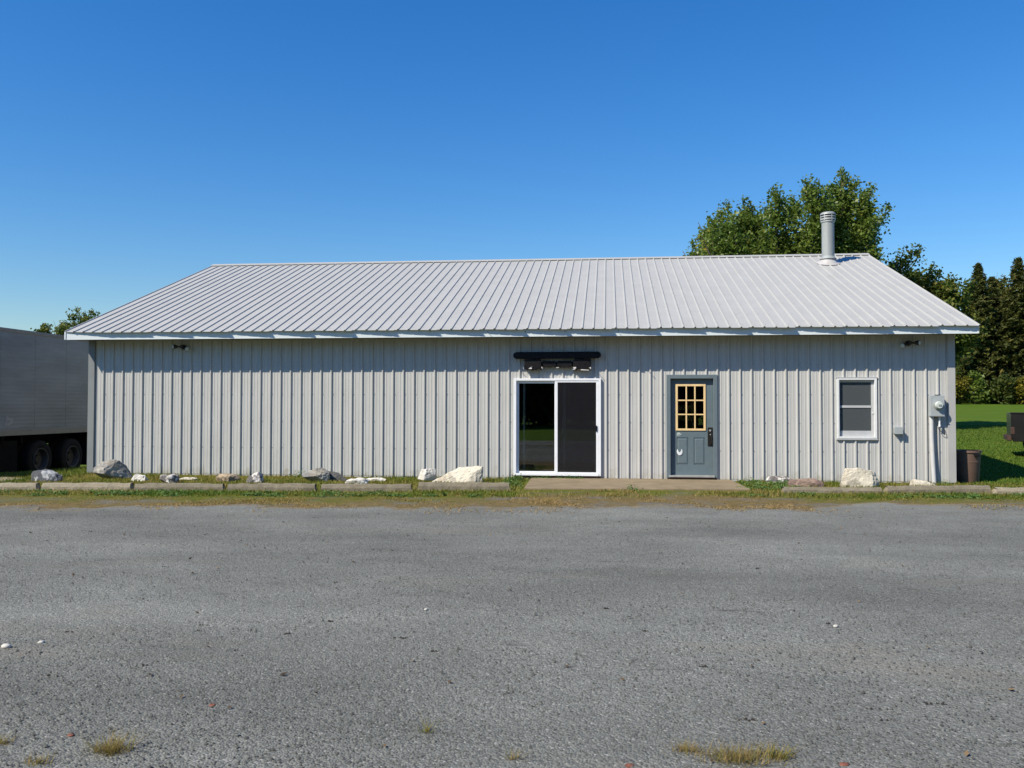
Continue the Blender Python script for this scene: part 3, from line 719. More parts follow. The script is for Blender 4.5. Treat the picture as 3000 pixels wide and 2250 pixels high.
# ---- window
wn = MB(); a0, a1, c0, c1 = 16.046, 16.819, 0.882, 2.102
wn.box(a0, a0 + 0.042, -0.055, 0.06, c0, c1).box(a1 - 0.045, a1, -0.055, 0.06, c0, c1).box(a0 + 0.042, a1 - 0.045, -0.055, 0.06, c0, c0 + 0.042).box(a0 + 0.042, a1 - 0.045, -0.055, 0.06, c1 - 0.04, c1)
WN = part(wn, 'window', 'white_frame', B, bevel=0.004); ORG[WN.name] = ORG[B.name]
sh = MB(); b0, b1 = a0 + 0.043, a1 - 0.046
sh.box(b0, b0 + 0.028, 0.012, 0.05, c0 + 0.043, c1 - 0.041).box(b1 - 0.05, b1, 0.012, 0.05, c0 + 0.043, c1 - 0.041)
sh.box(b0 + 0.028, b1 - 0.05, 0.012, 0.05, c0 + 0.043, 1.038).box(b0 + 0.028, b1 - 0.05, 0.012, 0.05, 2.016, c1 - 0.041).box(b0 + 0.028, b1 - 0.05, 0.006, 0.05, 1.500, 1.548)
part(sh, 'sash', 'grey_frame', WN, bevel=0.003)
part(MB().box(b0 + 0.02, b1 - 0.045, 0.03, 0.034, 1.54, 2.02), 'pane', 'glass', WN)
part(MB().box(b0 + 0.02, b1 - 0.045, 0.03, 0.034, 1.03, 1.51), 'pane', 'glass', WN)
part(MB().add([(b0 + 0.02, 0.020, 1.03), (b1 - 0.045, 0.020, 1.03), (b1 - 0.045, 0.020, 2.02), (b0 + 0.02, 0.020, 2.02)], [(0, 1, 2, 3)]), 'insect_screen', 'screen_grey', WN)
part(MB().box(b0, b1, 0.11, 0.115, 1.3, 2.09), 'blind', 'blind', WN)
part(MB().box(b1 - 0.045, b1 - 0.005, -0.004, 0.011, 1.385, 1.415), 'sash_latch', 'white_frame', WN, bevel=0.003)
part(MB().box(a0 - 0.012, a1 + 0.012, -0.060, 0.0, c1 + 0.001, c1 + 0.014), 'drip_cap', 'grey_frame', WN)
part(MB().box(a0 - 0.012, a1 + 0.012, -0.050, 0.0, c0 - 0.026, c0 - 0.001), 'window_sill', 'grey_frame', WN)

# ---- stove pipe on the roof
cx, cy = 17.25, 5.46
ch = MB().cyl((cx, cy, 5.2), (cx, cy, 6.42), 0.158, 0.158, 32)
CH = part(ch, 'stove_pipe', 'galv', B, smooth=True); ORG[CH.name] = ORG[B.name]
fl = MB()
zr = lambda y_: HT + (y_ + OY) * SL + 0.035
ring = []
vs = []; n = 28
for r_, hh_ in ((0.30, None), (0.225, None), (0.165, 5.46)):
    for i in range(n):
        t = 2 * math.pi * i / n; a, b = cx + r_ * math.cos(t), cy + r_ * math.sin(t)
        z_ = (zr(b) - 0.006 if r_ > 0.28 else zr(b) + 0.03) if hh_ is None else hh_
        vs.append((a, b, z_))
fl.add(vs, [(j * n + i, j * n + (i + 1) % n, (j + 1) * n + (i + 1) % n, (j + 1) * n + i) for j in (0, 1) for i in range(n)])
part(fl, 'flashing', 'flash', CH, smooth=True)
part(MB().lathe((cx, cy, 0), [(0.158, 5.50), (0.215, 5.425), (0.212, 5.415), (0.158, 5.46)], 32), 'storm_collar', 'galv', CH, smooth=True)
part(MB().lathe((cx, cy, 0), [(0.158, 6.40), (0.178, 6.40), (0.178, 6.435), (0.150, 6.437)], 32), 'cap_base', 'alu', CH, smooth=True)
part(MB().lathe((cx, cy, 0), [(0.150, 6.46), (0.192, 6.455), (0.192, 6.50), (0.150, 6.502)], 32), 'cap_ring', 'alu', CH, smooth=True)
part(MB().lathe((cx, cy, 0), [(0.165, 6.535), (0.190, 6.53), (0.190, 6.56), (0.165, 6.562)], 32), 'cap_ring', 'alu', CH, smooth=True)
part(MB().lathe((cx, cy, 0), [(0.196, 6.595), (0.192, 6.635), (0.15, 6.665), (0.08, 6.682), (0.001, 6.686), (0.001, 6.596)], 32), 'cap_top', 'alu', CH, smooth=True)
cs = MB()
for k in range(6):
    t = math.pi * 2 * k / 6 + 0.35 + math.pi / 2 * 3
    a, b = cx + 0.176 * math.cos(t), cy + 0.176 * math.sin(t)
    cs.cyl((a, b, 6.43), (a, b, 6.62), 0.014, n=8)
part(cs, 'cap_struts', 'alu', CH)
part(MB().cyl((cx, cy, 6.38), (cx, cy, 6.60), 0.12, n=20), 'cap_core', 'black', CH)

# ---------------------------------------------------------------- things inside, seen through the glass
def shelf_unit():
    T = thing('shelf_unit', (13.0, 0.77, 0.03), 'dim wooden shelf seen through the entry door panes', 'shelf')
    for z_ in (0.4, 0.85, 1.22, 1.44): part(MB().box(12.75, 13.22, 0.62, 0.92, z_, z_ + 0.10), 'shelf_board', 'shelf', T)
    for xx in (12.72, 13.22): part(MB().box(xx, xx + 0.03, 0.62, 0.92, 0.03, 1.6), 'side_panel', 'shelf', T)
    return T
shelf_unit()

# ---------------------------------------------------------------- fixtures on the wall
def floodlight(x, z, label, flip):
    T = thing('floodlight', (x, 0, z), label, 'floodlight', 'twin floodlights under the eaves')
    part(MB().cyl((x, -0.03, z + 0.03), (x, -0.055, z + 0.03), 0.055, n=18).box(x - 0.03, x + 0.03, -0.14, -0.05, z + 0.0, z + 0.07), 'mount', 'lamp_dark', T, bevel=0.004)
    for s in (-1, 1):
        d = Vector((0.80 * s, -0.5, -0.35 if s * flip > 0 else 0.0)).normalized()
        p0 = Vector((x + 0.03 * s, -0.10, z + 0.03))
        p1 = p0 + d * 0.07; p2 = p1 + d * 0.085
        hd = part(MB().cyl(p0, p1, 0.016, n=8).cyl(p1, p2, 0.030, 0.056, n=16), 'lamp_head', 'lamp_dark', T, smooth=True)
        ORG[hd.name] = ORG[T.name]
        lb = MB().cyl(p2 - d * 0.006, p2 + d * 0.018, 0.053, 0.040, n=16).cyl(p2 + d * 0.018, p2 + d * 0.03, 0.040, 0.012, n=16)
        part(lb, 'bulb', 'lamp_glass', hd, smooth=True)
    return T
floodlight(2.19, 2.775, 'small dark twin floodlight under the eaves above the long blank wall', 1)
floodlight(17.43, 2.765, 'small dark twin floodlight under the eaves near the electric meter', -1)

# electric meter
T = thing('electric_meter', (17.935, 0, 1.344), 'grey electric meter box with round glass dial beside the right corner', 'meter')
part(MB().box(17.80, 18.07, -0.155, -0.028, 1.344, 1.746), 'meter_box', 'meter', T, bevel=0.006)
part(MB().lathe((17.945, -0.156, 1.56), [(0.088, 0.0), (0.088, -0.03), (0.076, -0.032)], 24, 'y'), 'dial_ring', 'alu', T, smooth=True)
part(MB().lathe((17.945, -0.158, 1.56), [(0.074, 0.0), (0.074, -0.07), (0.062, -0.09), (0.001, -0.095)], 24, 'y'), 'dial_glass', 'lamp_glass', T, smooth=True)
part(MB().box(17.92, 17.975, -0.262, -0.250, 1.545, 1.575), 'dial_plate', 'alu', T)
part(MB().cyl((17.955, -0.09, 1.746), (17.955, -0.09, 1.765), 0.045, n=16), 'hub_cap', 'dark_metal', T)
part(MB().box(17.795, 18.075, -0.165, -0.028, 1.336, 1.343), 'bottom_lip', 'meter', T)
part(MB().tube([(17.845, -0.075, 1.34), (17.845, -0.085, 0.9), (17.86, -0.10, 0.4), (17.875, -0.115, -0.02)], 0.042, 14), 'conduit', 'conduit', T, smooth=True)
part(MB().cyl((17.995, -0.09, 1.34), (17.995, -0.09, 1.16), 0.018, n=10).cyl((17.995, -0.09, 1.17), (17.995, -0.09, 1.13), 0.025, n=10), 'wire_stub', 'white_frame', T, smooth=True)
part(MB().tube([(17.99, -0.09, 1.14), (17.96, -0.085, 1.11), (18.01, -0.08, 1.05), (18.07, -0.06, 0.99), (18.115, -0.05, 0.975), (18.10, -0.045, 1.06), (18.085, -0.04, 1.12)], 0.006, 6), 'wire', 'dark_metal', T)
# junction box
T = thing('junction_box', (17.21, 0, 0.987), 'small square grey junction box on the wall right of the window', 'junction box')
part(MB().box(17.137, 17.28, -0.12, -0.004, 0.987, 1.113), 'box_body', 'meter', T, bevel=0.005)
part(MB().box(17.130, 17.287, -0.128, -0.121, 0.980, 1.120), 'cover', 'meter', T, bevel=0.003)

# broken black sign over the sliding door
T = thing('broken_sign', (10.4, 0, 2.26), 'broken black plastic sign with long rounded bar above the sliding glass door', 'sign')
bar = []
for k in range(9): t = math.pi / 2 + math.pi * k / 8; bar.append((9.56 + 0.072 * math.cos(t), 2.58 + 0.070 * math.sin(t)))
for k in range(9): t = -math.pi / 2 + math.pi * k / 8; bar.append((11.242 + 0.072 * math.cos(t), 2.586 + 0.068 * math.sin(t)))
part(MB().prism(bar, -0.16, -0.03, 'y'), 'top_bar', 'black_plastic', T, bevel=0.012, seg=3)
def jag(x0, x1, zt, zb, amp, seed, n=9):
    r = random.Random(seed)
    p = [(x0, zt), (x0 - 0.004, (zt + zb) / 2)]
    for i in range(n + 1):
        p.append((x0 + (x1 - x0) * i / n + r.uniform(-0.01, 0.01), zb + r.uniform(-amp, amp)))
    return p + [(x1 + 0.004, (zt + zb) / 2), (x1, zt)]
part(MB().prism(jag(9.725, 10.07, 2.500, 2.285, 0.022, 1), -0.15, -0.045, 'y'), 'letter_box', 'black_plastic', T)
part(MB().prism(jag(10.105, 10.375, 2.462, 2.335, 0.014, 2), -0.115, -0.045, 'y'), 'letter_box', 'black_plastic', T)
part(MB().prism(jag(10.412, 10.70, 2.468, 2.328, 0.014, 3), -0.118, -0.045, 'y'), 'letter_box', 'black_plastic', T)
part(MB().prism(jag(10.742, 11.105, 2.502, 2.285, 0.022, 4), -0.15, -0.045, 'y'), 'letter_box', 'black_plastic', T)
part(MB().box(9.75, 11.08, -0.06, -0.035, 2.36, 2.44), 'backing_strip', 'black_plastic', T)
for pl_ in ([(9.81, 2.30), (9.88, 2.295), (9.885, 2.312), (9.86, 2.318), (9.895, 2.352), (9.87, 2.335), (9.83, 2.315)],
            [(9.702, 2.335), (9.716, 2.30), (9.708, 2.296), (9.698, 2.32)], [(10.085, 2.345), (10.108, 2.31), (10.096, 2.305), (10.08, 2.33)],
            [(10.39, 2.325), (10.45, 2.33), (10.44, 2.318), (10.39, 2.316)],
            [(10.735, 2.33), (10.80, 2.335), (10.80, 2.30), (10.77, 2.305), (10.785, 2.282), (10.72, 2.278), (10.755, 2.30)],
            [(10.895, 2.268), (11.07, 2.262), (11.06, 2.275), (10.90, 2.288)], [(11.06, 2.31), (11.105, 2.335), (11.11, 2.30), (11.10, 2.285), (11.09, 2.31)]):
    part(MB().prism(pl_, -0.172, -0.152, 'y'), 'shard', 'shard', T)
for xx in (9.9, 10.9): part(MB().box(xx, xx + 0.05, -0.046, -0.0, 2.45, 2.62), 'wall_bracket', 'dark_metal', T)

# ---------------------------------------------------------------- ground pieces: slab, pavers, wheel stops
sb = MB()
pts = [(9.86, 0.02), (13.95, 0.02), (14.02, -2.02), (12.9, -2.10), (11.6, -2.20), (10.8, -2.28), (9.93, -2.36)]
sb.prism(pts, -0.08, 0.028, 'z')
o = sb.build('door_slab', 'slab', None, (11.9, -1.1, 0), bevel=0.008)
tag(o, 'sandy concrete slab in front of the two doors', 'slab')
pv = MB().prism([(-6.0, -1.0), (-1.5, -1.05), (-0.45, -1.5), (-0.35, -2.7), (-6.0, -2.9)], -0.08, 0.02, 'z')
o = pv.build('paved_apron', 'paver', None, (-3.3, -1.9, 0), bevel=0.008)
tag(o, 'pale concrete apron in front of the trailer', kind='structure')

def stop(x0, y0, x1, y1, h, mat, label, seed, z=0.0, tilt=0.0):
    h = h - 0.018
    T_len = math.hypot(x1 - x0, y1 - y0); an = math.atan2(y1 - y0, x1 - x0)
    mb = MB(); r = random.Random(seed)
    pr = [(-0.085, 0.0), (-0.080, h * 0.52), (-0.055, h * 0.97), (-0.04, h), (0.04, h), (0.055, h * 0.97), (0.080, h * 0.5), (0.085, 0.0)]
    n = len(pr); nseg = 44; vs = []; fs = []
    for i in range(nseg + 1):
        s = i / nseg
        for (a, c) in pr:
            hx = c / h
            ex = 0.0
            if i == 0: ex = 0.07 * hx
            if i == nseg: ex = -0.07 * hx
            q = Vector((s * T_len + ex, a, c))
            nn = noise.noise(Vector((q.x * 5 + seed * 7, q.y * 9, q.z * 9))) * 0.012 + noise.noise(Vector((q.x * 17 + seed * 7, q.y * 19, q.z * 19))) * 0.005
            vs.append((q.x, q.y + nn, max(-0.03, q.z + (nn if c > 0.02 else -0.03) + tilt * s)))
    for i in range(nseg):
        for k in range(n - 1):
            fs.append((i * n + k, i * n + k + 1, (i + 1) * n + k + 1, (i + 1) * n + k))
    fs += [tuple(range(n)), tuple(range((nseg + 1) * n - 1, nseg * n - 1, -1))]
    mb.add(vs, fs)
    for hx in (0.25, 0.75):
        mb.cyl((hx * T_len, 0, h - 0.01), (hx * T_len, 0, h + 0.008), 0.012, n=8)
    o = mb.build('parking_stop', mat, None, (0, 0, 0), bevel=0.006)
    o.location = (x0, y0 + 0.085, z); o.rotation_euler = (0, 0, an)
    tag(o, label, 'wheel stop', 'concrete wheel stops along the front of the building')
    return o
stop(-0.36, -3.87, 1.335, -3.66, 0.145, 'stop_pale', 'pale concrete wheel stop cut off by the left photo edge', 1)
stop(1.37, -3.655, 3.0, -3.46, 0.145, 'stop_pale', 'pale concrete wheel stop in front of the big grey boulder', 2)
stop(3.03, -3.50, 4.65, -3.30, 0.14, 'stop', 'weathered concrete wheel stop in front of the tan rock', 3)
stop(4.69, -3.345, 6.29, -3.14, 0.145, 'stop', 'weathered concrete wheel stop in front of the two-faced grey boulder', 4)
stop(6.35, -3.185, 8.0, -2.975, 0.14, 'stop', 'weathered concrete wheel stop in front of the flat white rocks', 5)
stop(8.02, -2.80, 9.72, -2.63, 0.145, 'stop', 'weathered concrete wheel stop in front of the white wedge rock by the sliding door', 6, z=0.012)
stop(14.50, -2.36, 16.27, -2.25, 0.115, 'stop', 'weathered concrete wheel stop in front of the window', 7)
stop(16.31, -2.18, 18.18, -1.99, 0.13, 'stop', 'weathered concrete wheel stop below the electric meter, right end tilted up', 8, tilt=0.02)
stop(18.16, -2.13, 19.88, -2.02, 0.125, 'stop_pale', 'concrete wheel stop cut off by the right photo edge', 9)

# ---------------------------------------------------------------- rocks
def rock(name_seed, x, y, mat, label, pts=None, dims=None, yaw=0.0, sub=2, rough=0.018):
    r = random.Random(name_seed)
    bm = bmesh.new()
    if pts is None:
        w_, d_, h_ = dims; pts = []
        for k in range(26):
            v = Vector((r.gauss(0, 1), r.gauss(0, 1), r.gauss(0, 1))).normalized()
            e = [math.copysign(abs(c) ** 0.55, c) for c in v]
            pts.append((e[0] * w_ / 2 * r.uniform(0.86, 1.12), e[1] * d_ / 2 * r.uniform(0.85, 1.1), h_ * 0.45 + e[2] * h_ * 0.58 * r.uniform(0.85, 1.08)))
    for p in pts: bm.verts.new(p)
    bmesh.ops.convex_hull(bm, input=bm.verts)
    for v in [v for v in bm.verts if not v.link_faces]: bm.verts.remove(v)
    bmesh.ops.triangulate(bm, faces=bm.faces)
    bmesh.ops.subdivide_edges(bm, edges=bm.edges, cuts=sub, use_grid_fill=True)
    bmesh.ops.triangulate(bm, faces=bm.faces)
    bmesh.ops.subdivide_edges(bm, edges=bm.edges, cuts=2, use_grid_fill=True)
    for v in bm.verts:
        p = v.co * 7 + Vector((name_seed * 3.1, 0, 0))
        nn = noise.noise(p) * rough + noise.noise(p * 2.7) * rough * 0.7 + noise.noise(p * 6.5) * rough * 0.4
        v.co += v.co.normalized() * nn
    bmesh.ops.recalc_face_normals(bm, faces=bm.faces)
    me = bpy.data.meshes.new('boulder'); bm.to_mesh(me); bm.free()
    me.materials.append(M[mat])
    o = bpy.data.objects.new('boulder', me); COL.objects.link(o)
    o.location = (x, y, float(gz(x, y)) - 0.035); o.rotation_euler = (0, 0, yaw)
    tag(o, label, 'rock', 'rocks lined up along the front wall')
    return o
# rows: (x centre, y)
rock(1, 0.28, -1.85, 'rk_slate', 'dark slate grey rock with pale left end beside the trailer wheels',
     [(-0.30, -0.12, 0.0), (-0.31, 0.05, 0.19), (-0.24, -0.1, 0.24), (-0.04, 0.0, 0.285), (0.08, -0.12, 0.20), (0.30, 0.05, 0.15), (0.31, -0.05, 0.05), (0.2, 0.2, 0.0), (-0.2, 0.2, 0.1), (0.2, -0.17, 0.0), (-0.1, -0.2, 0.0), (-0.25, 0.18, 0.0), (0.18, -0.08, 0.18)])
rock(2, 1.25, -1.08, 'rk_grey', 'largest grey boulder, leaning at the left corner of the building',
     [(-0.36, -0.16, 0.27), (-0.35, -0.20, 0.17), (-0.16, 0.0, -0.02), (0.05, 0.0, -0.02), (-0.20, -0.14, 0.37), (-0.02, -0.10, 0.43), (0.13, -0.06, 0.41), (0.19, 0.04, 0.33), (0.37, 0.08, 0.03), (0.34, 0.16, 0.0), (-0.03, -0.31, 0.15), (-0.3, 0.1, 0.25), (0.0, 0.2, 0.0), (-0.2, 0.15, 0.0), (0.15, 0.18, 0.3), (-0.06, -0.29, 0.26), (0.10, -0.14, 0.05)])
rock(3, 2.07, -1.52, 'rk_white', 'small low white rock just right of the largest grey boulder', dims=(0.42, 0.26, 0.15))
rock(4, 2.87, -1.88, 'rk_spot', 'small rounded rock of mottled white and grey, third from the left corner', dims=(0.38, 0.28, 0.20))
rock(5, 2.95, -1.25, 'rk_cream', 'thin flat pale stone lying close to the wall near the left', dims=(0.36, 0.22, 0.09), rough=0.01)
rock(6, 3.88, -1.52, 'rk_tan', 'tan brown rock in front of the ribbed wall', dims=(0.46, 0.26, 0.19))
rock(7, 4.55, -1.65, 'rk_spot', 'pointed white rock with grey streaks, right of the tan rock',
     [(-0.18, -0.1, 0.0), (0.17, -0.1, 0.0), (-0.15, 0.1, 0.0), (0.15, 0.1, 0.0), (-0.12, -0.06, 0.16), (0.02, 0.0, 0.245), (0.06, -0.03, 0.24), (0.09, -0.05, 0.14), (-0.02, -0.12, 0.10), (0.1, 0.08, 0.2)])
rock(8, 5.65, -1.15, 'rk_grey', 'big grey boulder with white top and shaded undercut face',
     [(-0.29, -0.16, 0.17), (-0.24, -0.20, 0.13), (-0.1, 0.0, -0.02), (0.12, -0.04, -0.02), (0.0, -0.12, 0.30), (0.08, -0.08, 0.30), (0.24, -0.05, 0.22), (0.22, -0.08, 0.0), (-0.12, 0.15, 0.0), (0.2, 0.15, 0.0), (0.1, 0.12, 0.28), (-0.16, 0.0, 0.25), (0.02, -0.22, 0.16)])
rock(9, 5.99, -1.0, 'rk_dark', 'smooth dark grey rock leaning against the big grey boulder',
     [(-0.20, -0.08, 0.0), (-0.19, -0.04, 0.23), (-0.08, -0.04, 0.23), (0.08, -0.06, 0.17), (0.22, -0.04, 0.07), (0.18, -0.05, 0.0), (-0.1, 0.12, 0.0), (0.15, 0.12, 0.0), (0.0, 0.1, 0.19)], rough=0.008)
rock(10, 6.60, -1.62, 'rk_white', 'flat white rock behind the fifth wheel stop, nearer of the pair', dims=(0.48, 0.26, 0.14), rough=0.02)
rock(11, 6.77, -0.92, 'rk_white', 'flat white rock lying nearest the wall, farther of the pair', dims=(0.46, 0.22, 0.10), rough=0.015)
rock(12, 7.82, -0.82, 'rk_white', 'upright white rock with tan lower corner beside the white wedge rock', dims=(0.37, 0.28, 0.29), yaw=0.3)
rock(13, 8.45, -0.95, 'rk_cream', 'long white wedge shaped rock with dark right face near the sliding door',
     [(-0.53, -0.12, 0.01), (-0.50, -0.05, 0.05), (-0.12, -0.18, -0.02), (0.12, -0.20, -0.02), (-0.14, -0.06, 0.23), (0.02, -0.02, 0.31), (0.12, -0.08, 0.29), (0.42, -0.03, 0.36), (0.52, -0.04, 0.35), (0.52, -0.08, 0.0), (0.40, -0.16, 0.0), (0.38, -0.13, 0.24), (-0.3, 0.1, 0.0), (0.5, 0.15, 0.0), (0.5, 0.12, 0.33), (0.0, 0.12, 0.25)], rough=0.022)
rock(14, 14.82, -0.35, 'rk_spot', 'low white and black rock by the wall right of the entry door', dims=(0.54, 0.24, 0.17))
rock(15, 15.2, -1.0, 'rk_pink', 'flat pinkish brown rock left of the white block below the window', dims=(0.66, 0.3, 0.18))
rock(16, 16.18, -0.95, 'rk_cream', 'large white squarish block of rock below the window',
     [(-0.38, -0.14, -0.02), (-0.36, -0.15, 0.10), (-0.27, -0.12, 0.37), (0.0, -0.14, 0.385), (0.22, -0.13, 0.34), (0.30, -0.02, 0.33), (0.38, -0.05, 0.12), (0.36, -0.04, 0.0), (0.20, -0.18, 0.0), (0.24, -0.16, 0.2), (-0.28, 0.14, 0.0), (0.3, 0.14, 0.0), (-0.2, 0.1, 0.38), (0.25, 0.12, 0.34)], rough=0.02)
rock(17, 17.50, -0.58, 'rk_cream', 'low white wedge rock below the electric meter',
     [(-0.30, -0.1, -0.02), (-0.24, -0.05, 0.15), (-0.16, 0.0, 0.16), (0.10, -0.08, 0.11), (0.30, -0.06, 0.02), (0.28, 0.05, 0.0), (-0.2, 0.12, 0.0), (0.1, -0.13, 0.0), (0.1, 0.08, 0.1)], rough=0.012)

# ---------------------------------------------------------------- trailer on the left
GT = -0.44
T = thing('box_trailer', (-4.75, 1.8, GT), 'grey semi trailer with dual rear axles parked past the left corner', 'trailer')
ya, yb = -3.4, 7.0
part(MB().box(-5.98, -3.53, ya + 0.01, yb - 0.01, 0.80, 3.40), 'cargo_box', 'trailer_side', T)
nP = 8
for k in range(nP):
    y0 = ya + (yb - ya) * k / nP + 0.004; y1 = ya + (yb - ya) * (k + 1) / nP - 0.004
    vs = []; fs = []; zs = np.linspace(0.90, 3.36, 100)
    for i, z_ in enumerate(zs):
        xo = -3.505 + (0.0018 if (i // 2) % 2 else -0.0010)
        vs += [(xo, y0, z_), (xo, y1, z_)]
    for i in range(len(zs) - 1): fs.append((2 * i, 2 * i + 1, 2 * i + 3, 2 * i + 2))
    mb = MB().add(vs, fs).box(-3.53, -3.512, y0, y1, 0.9, 3.36)
    part(mb, 'side_panel', 'trailer_side', T)
    part(MB().box(-3.512, -3.501, y1 - 0.016, y1 + 0.024, 0.9, 3.36), 'seam_strip', 'trailer_side', T)
part(MB().box(-6.0, -3.485, ya, yb, 0.75, 0.90), 'bottom_rail', 'trailer_rail', T, bevel=0.006)
part(MB().box(-6.0, -3.488, ya, yb, 3.36, 3.455), 'top_rail', 'trailer_rail', T, bevel=0.01)
wp = [(1.93, 1.02), (2.08, 1.00), (2.24, 1.05), (2.30, 1.14), (2.22, 1.22), (2.12, 1.20), (2.05, 1.26), (1.96, 1.20), (1.99, 1.11)]
part(MB().prism(wp, -3.505, -3.499, 'x'), 'worn_decal', 'worn', T)
ch_ = MB().box(-5.25, -5.1, ya + 0.6, yb, 0.45, 0.75).box(-4.4, -4.25, ya + 0.6, yb, 0.45, 0.75)
for yy in (2.0, 2.7, 5.7, 6.4): ch_.box(-5.95, -3.6, yy, yy + 0.08, 0.55, 0.75)
part(ch_, 'chassis', 'chassis', T)
part(MB().box(-5.97, -5.93, ya + 0.5, yb - 0.1, -0.40, 0.75), 'shade_sheet', 'chassis', T)  # added dark sheet so the space under the trailer looks black
part(MB().box(-4.10, -3.62, -0.6, 2.6, -0.22, 0.62), 'storage_box', 'chassis', T, bevel=0.01)
for yy in (3.43, 4.80):
    part(MB().cyl((-5.9, yy, 0.08), (-3.75, yy, 0.08), 0.07, n=10), 'axle', 'chassis', T)
    for xs_, sgn in ((-3.55, 1), (-5.95, -1)):
        hb = part(MB().lathe((xs_ - 0.10 * sgn, yy, 0.08), [(0.001, 0.02 * sgn), (0.10, 0.02 * sgn), (0.13, -0.03 * sgn), (0.13, -0.10 * sgn)], 16, 'x'), 'wheel', 'dark_metal', T, smooth=True)
        ORG[hb.name] = ORG[T.name]
        part(MB().lathe((xs_, yy, 0.08), [(0.30, -0.02 * sgn), (0.34, 0.0), (0.46, -0.005 * sgn), (0.50, -0.03 * sgn), (0.515, -0.07 * sgn), (0.515, -0.23 * sgn), (0.48, -0.27 * sgn), (0.30, -0.27 * sgn)], 36, 'x', True), 'tyre', 'black', hb, smooth=True)
        part(MB().lathe((xs_, yy, 0.08), [(0.305, -0.005 * sgn), (0.30, 0.012 * sgn), (0.282, 0.010 * sgn), (0.262, -0.03 * sgn), (0.255, -0.15 * sgn), (0.13, -0.17 * sgn), (0.001, -0.17 * sgn), (0.001, -0.18 * sgn), (0.305, -0.19 * sgn)], 36, 'x', True), 'rim', 'rim_steel', hb, smooth=True)
        part(MB().lathe((xs_ - 0.30 * sgn, yy, 0.08), [(0.30, 0), (0.46, 0), (0.515, -0.05 * sgn), (0.515, -0.2 * sgn), (0.46, -0.25 * sgn), (0.30, -0.25 * sgn)], 32, 'x', True), 'inner_tyre', 'black', hb, smooth=True)
for xs_ in (-4.0, -5.6): part(MB().box(xs_, xs_ + 0.5, 5.45, 5.47, -0.2, 0.6), 'mud_flap', 'black', T)
for xs_ in (-5.4, -4.2): part(MB().box(xs_, xs_ + 0.1, -1.6, -1.5, -0.42, 0.75).box(xs_ - 0.08, xs_ + 0.18, -1.68, -1.42, -0.02, 0.0), 'landing_leg', 'chassis', T)

# ---------------------------------------------------------------- trash bin
bx, by = 18.72, 0.48
T = thing('trash_bin', (bx, by, 0), 'brown plastic trash bin beside the right corner of the building', 'trash bin')
part(MB().lathe((bx, by, 0), [(0.001, 0.0), (0.215, 0.0), (0.225, 0.02), (0.262, 0.62), (0.250, 0.62), (0.213, 0.03), (0.001, 0.03)], 28), 'bin_body', 'bin', T, smooth=True)
part(MB().lathe((bx, by, 0), [(0.262, 0.60), (0.280, 0.60), (0.280, 0.645), (0.256, 0.645), (0.256, 0.60)], 28), 'rim', 'bin', T, smooth=True)
part(MB().box(bx + 0.04, bx + 0.15, by - 0.285, by - 0.235, 0.53, 0.575), 'handle', 'black', T, bevel=0.008)
part(MB().lathe((bx, by, 0), [(0.245, 0.40), (0.254, 0.405), (0.254, 0.42), (0.245, 0.425)], 28), 'rib', 'bin', T, smooth=True)

# ---------------------------------------------------------------- pickup at the right edge
T = thing('pickup_truck', (23.47, 9.66, float(gz(23.5, 9.7))), 'black pickup truck rear end cut off by the right photo edge', 'pickup')
tx = 23.60
def arch(cx_, z_, r_, n=10): return [(cx_ + r_ * math.cos(math.pi * k / n), z_ + r_ * math.sin(math.pi * k / n)) for k in range(n, -1, -1)]
zb_ = 0.48
prof = [(tx + 0.05, zb_)] + arch(tx + 0.80, zb_, 0.42) + arch(tx + 4.45, zb_, 0.42) + [(tx + 5.35, zb_), (tx + 5.4, 0.85), (tx + 5.25, 1.05), (tx + 4.0, 1.16), (tx + 3.85, 1.22), (tx + 2.1, 1.25), (tx + 2.05, 1.32), (tx, 1.34), (tx, 0.75)]
part(MB().prism(prof, 9.62, 9.70, 'y').prism(prof, 11.42, 11.5, 'y').box(tx + 0.06, tx + 5.3, 9.70, 11.42, 0.60, 0.72).box(tx, tx + 0.06, 9.70, 11.42, 0.62, 1.33).box(tx + 2.02, tx + 2.08, 9.70, 11.42, 0.72, 1.3).box(tx + 2.08, tx + 5.25, 9.70, 11.42, 0.98, 1.08), 'body', 'truck', T, bevel=0.012)
cab = [(tx + 2.1, 1.24), (tx + 3.95, 1.21), (tx + 3.2, 1.78), (tx + 2.3, 1.80)]
part(MB().prism(cab, 9.78, 11.34, 'y'), 'cab', 'truck', T, bevel=0.03)
part(MB().prism([(tx + 2.3, 1.30), (tx + 3.65, 1.27), (tx + 3.15, 1.70), (tx + 2.38, 1.72)], 9.772, 11.348, 'y'), 'cab_window', 'black_plastic', T)
part(MB().box(tx - 0.10, tx + 0.02, 9.66, 11.46, 0.50, 0.66), 'rear_bumper', 'rust', T, bevel=0.02)
part(MB().box(tx - 0.012, tx + 0.10, 9.608, 9.68, 0.70, 0.92), 'tail_light', 'rust', T, bevel=0.01)
part(MB().box(tx - 0.03, tx + 2.05, 9.60, 9.66, 1.325, 1.365), 'bed_rail', 'truck', T, bevel=0.008)
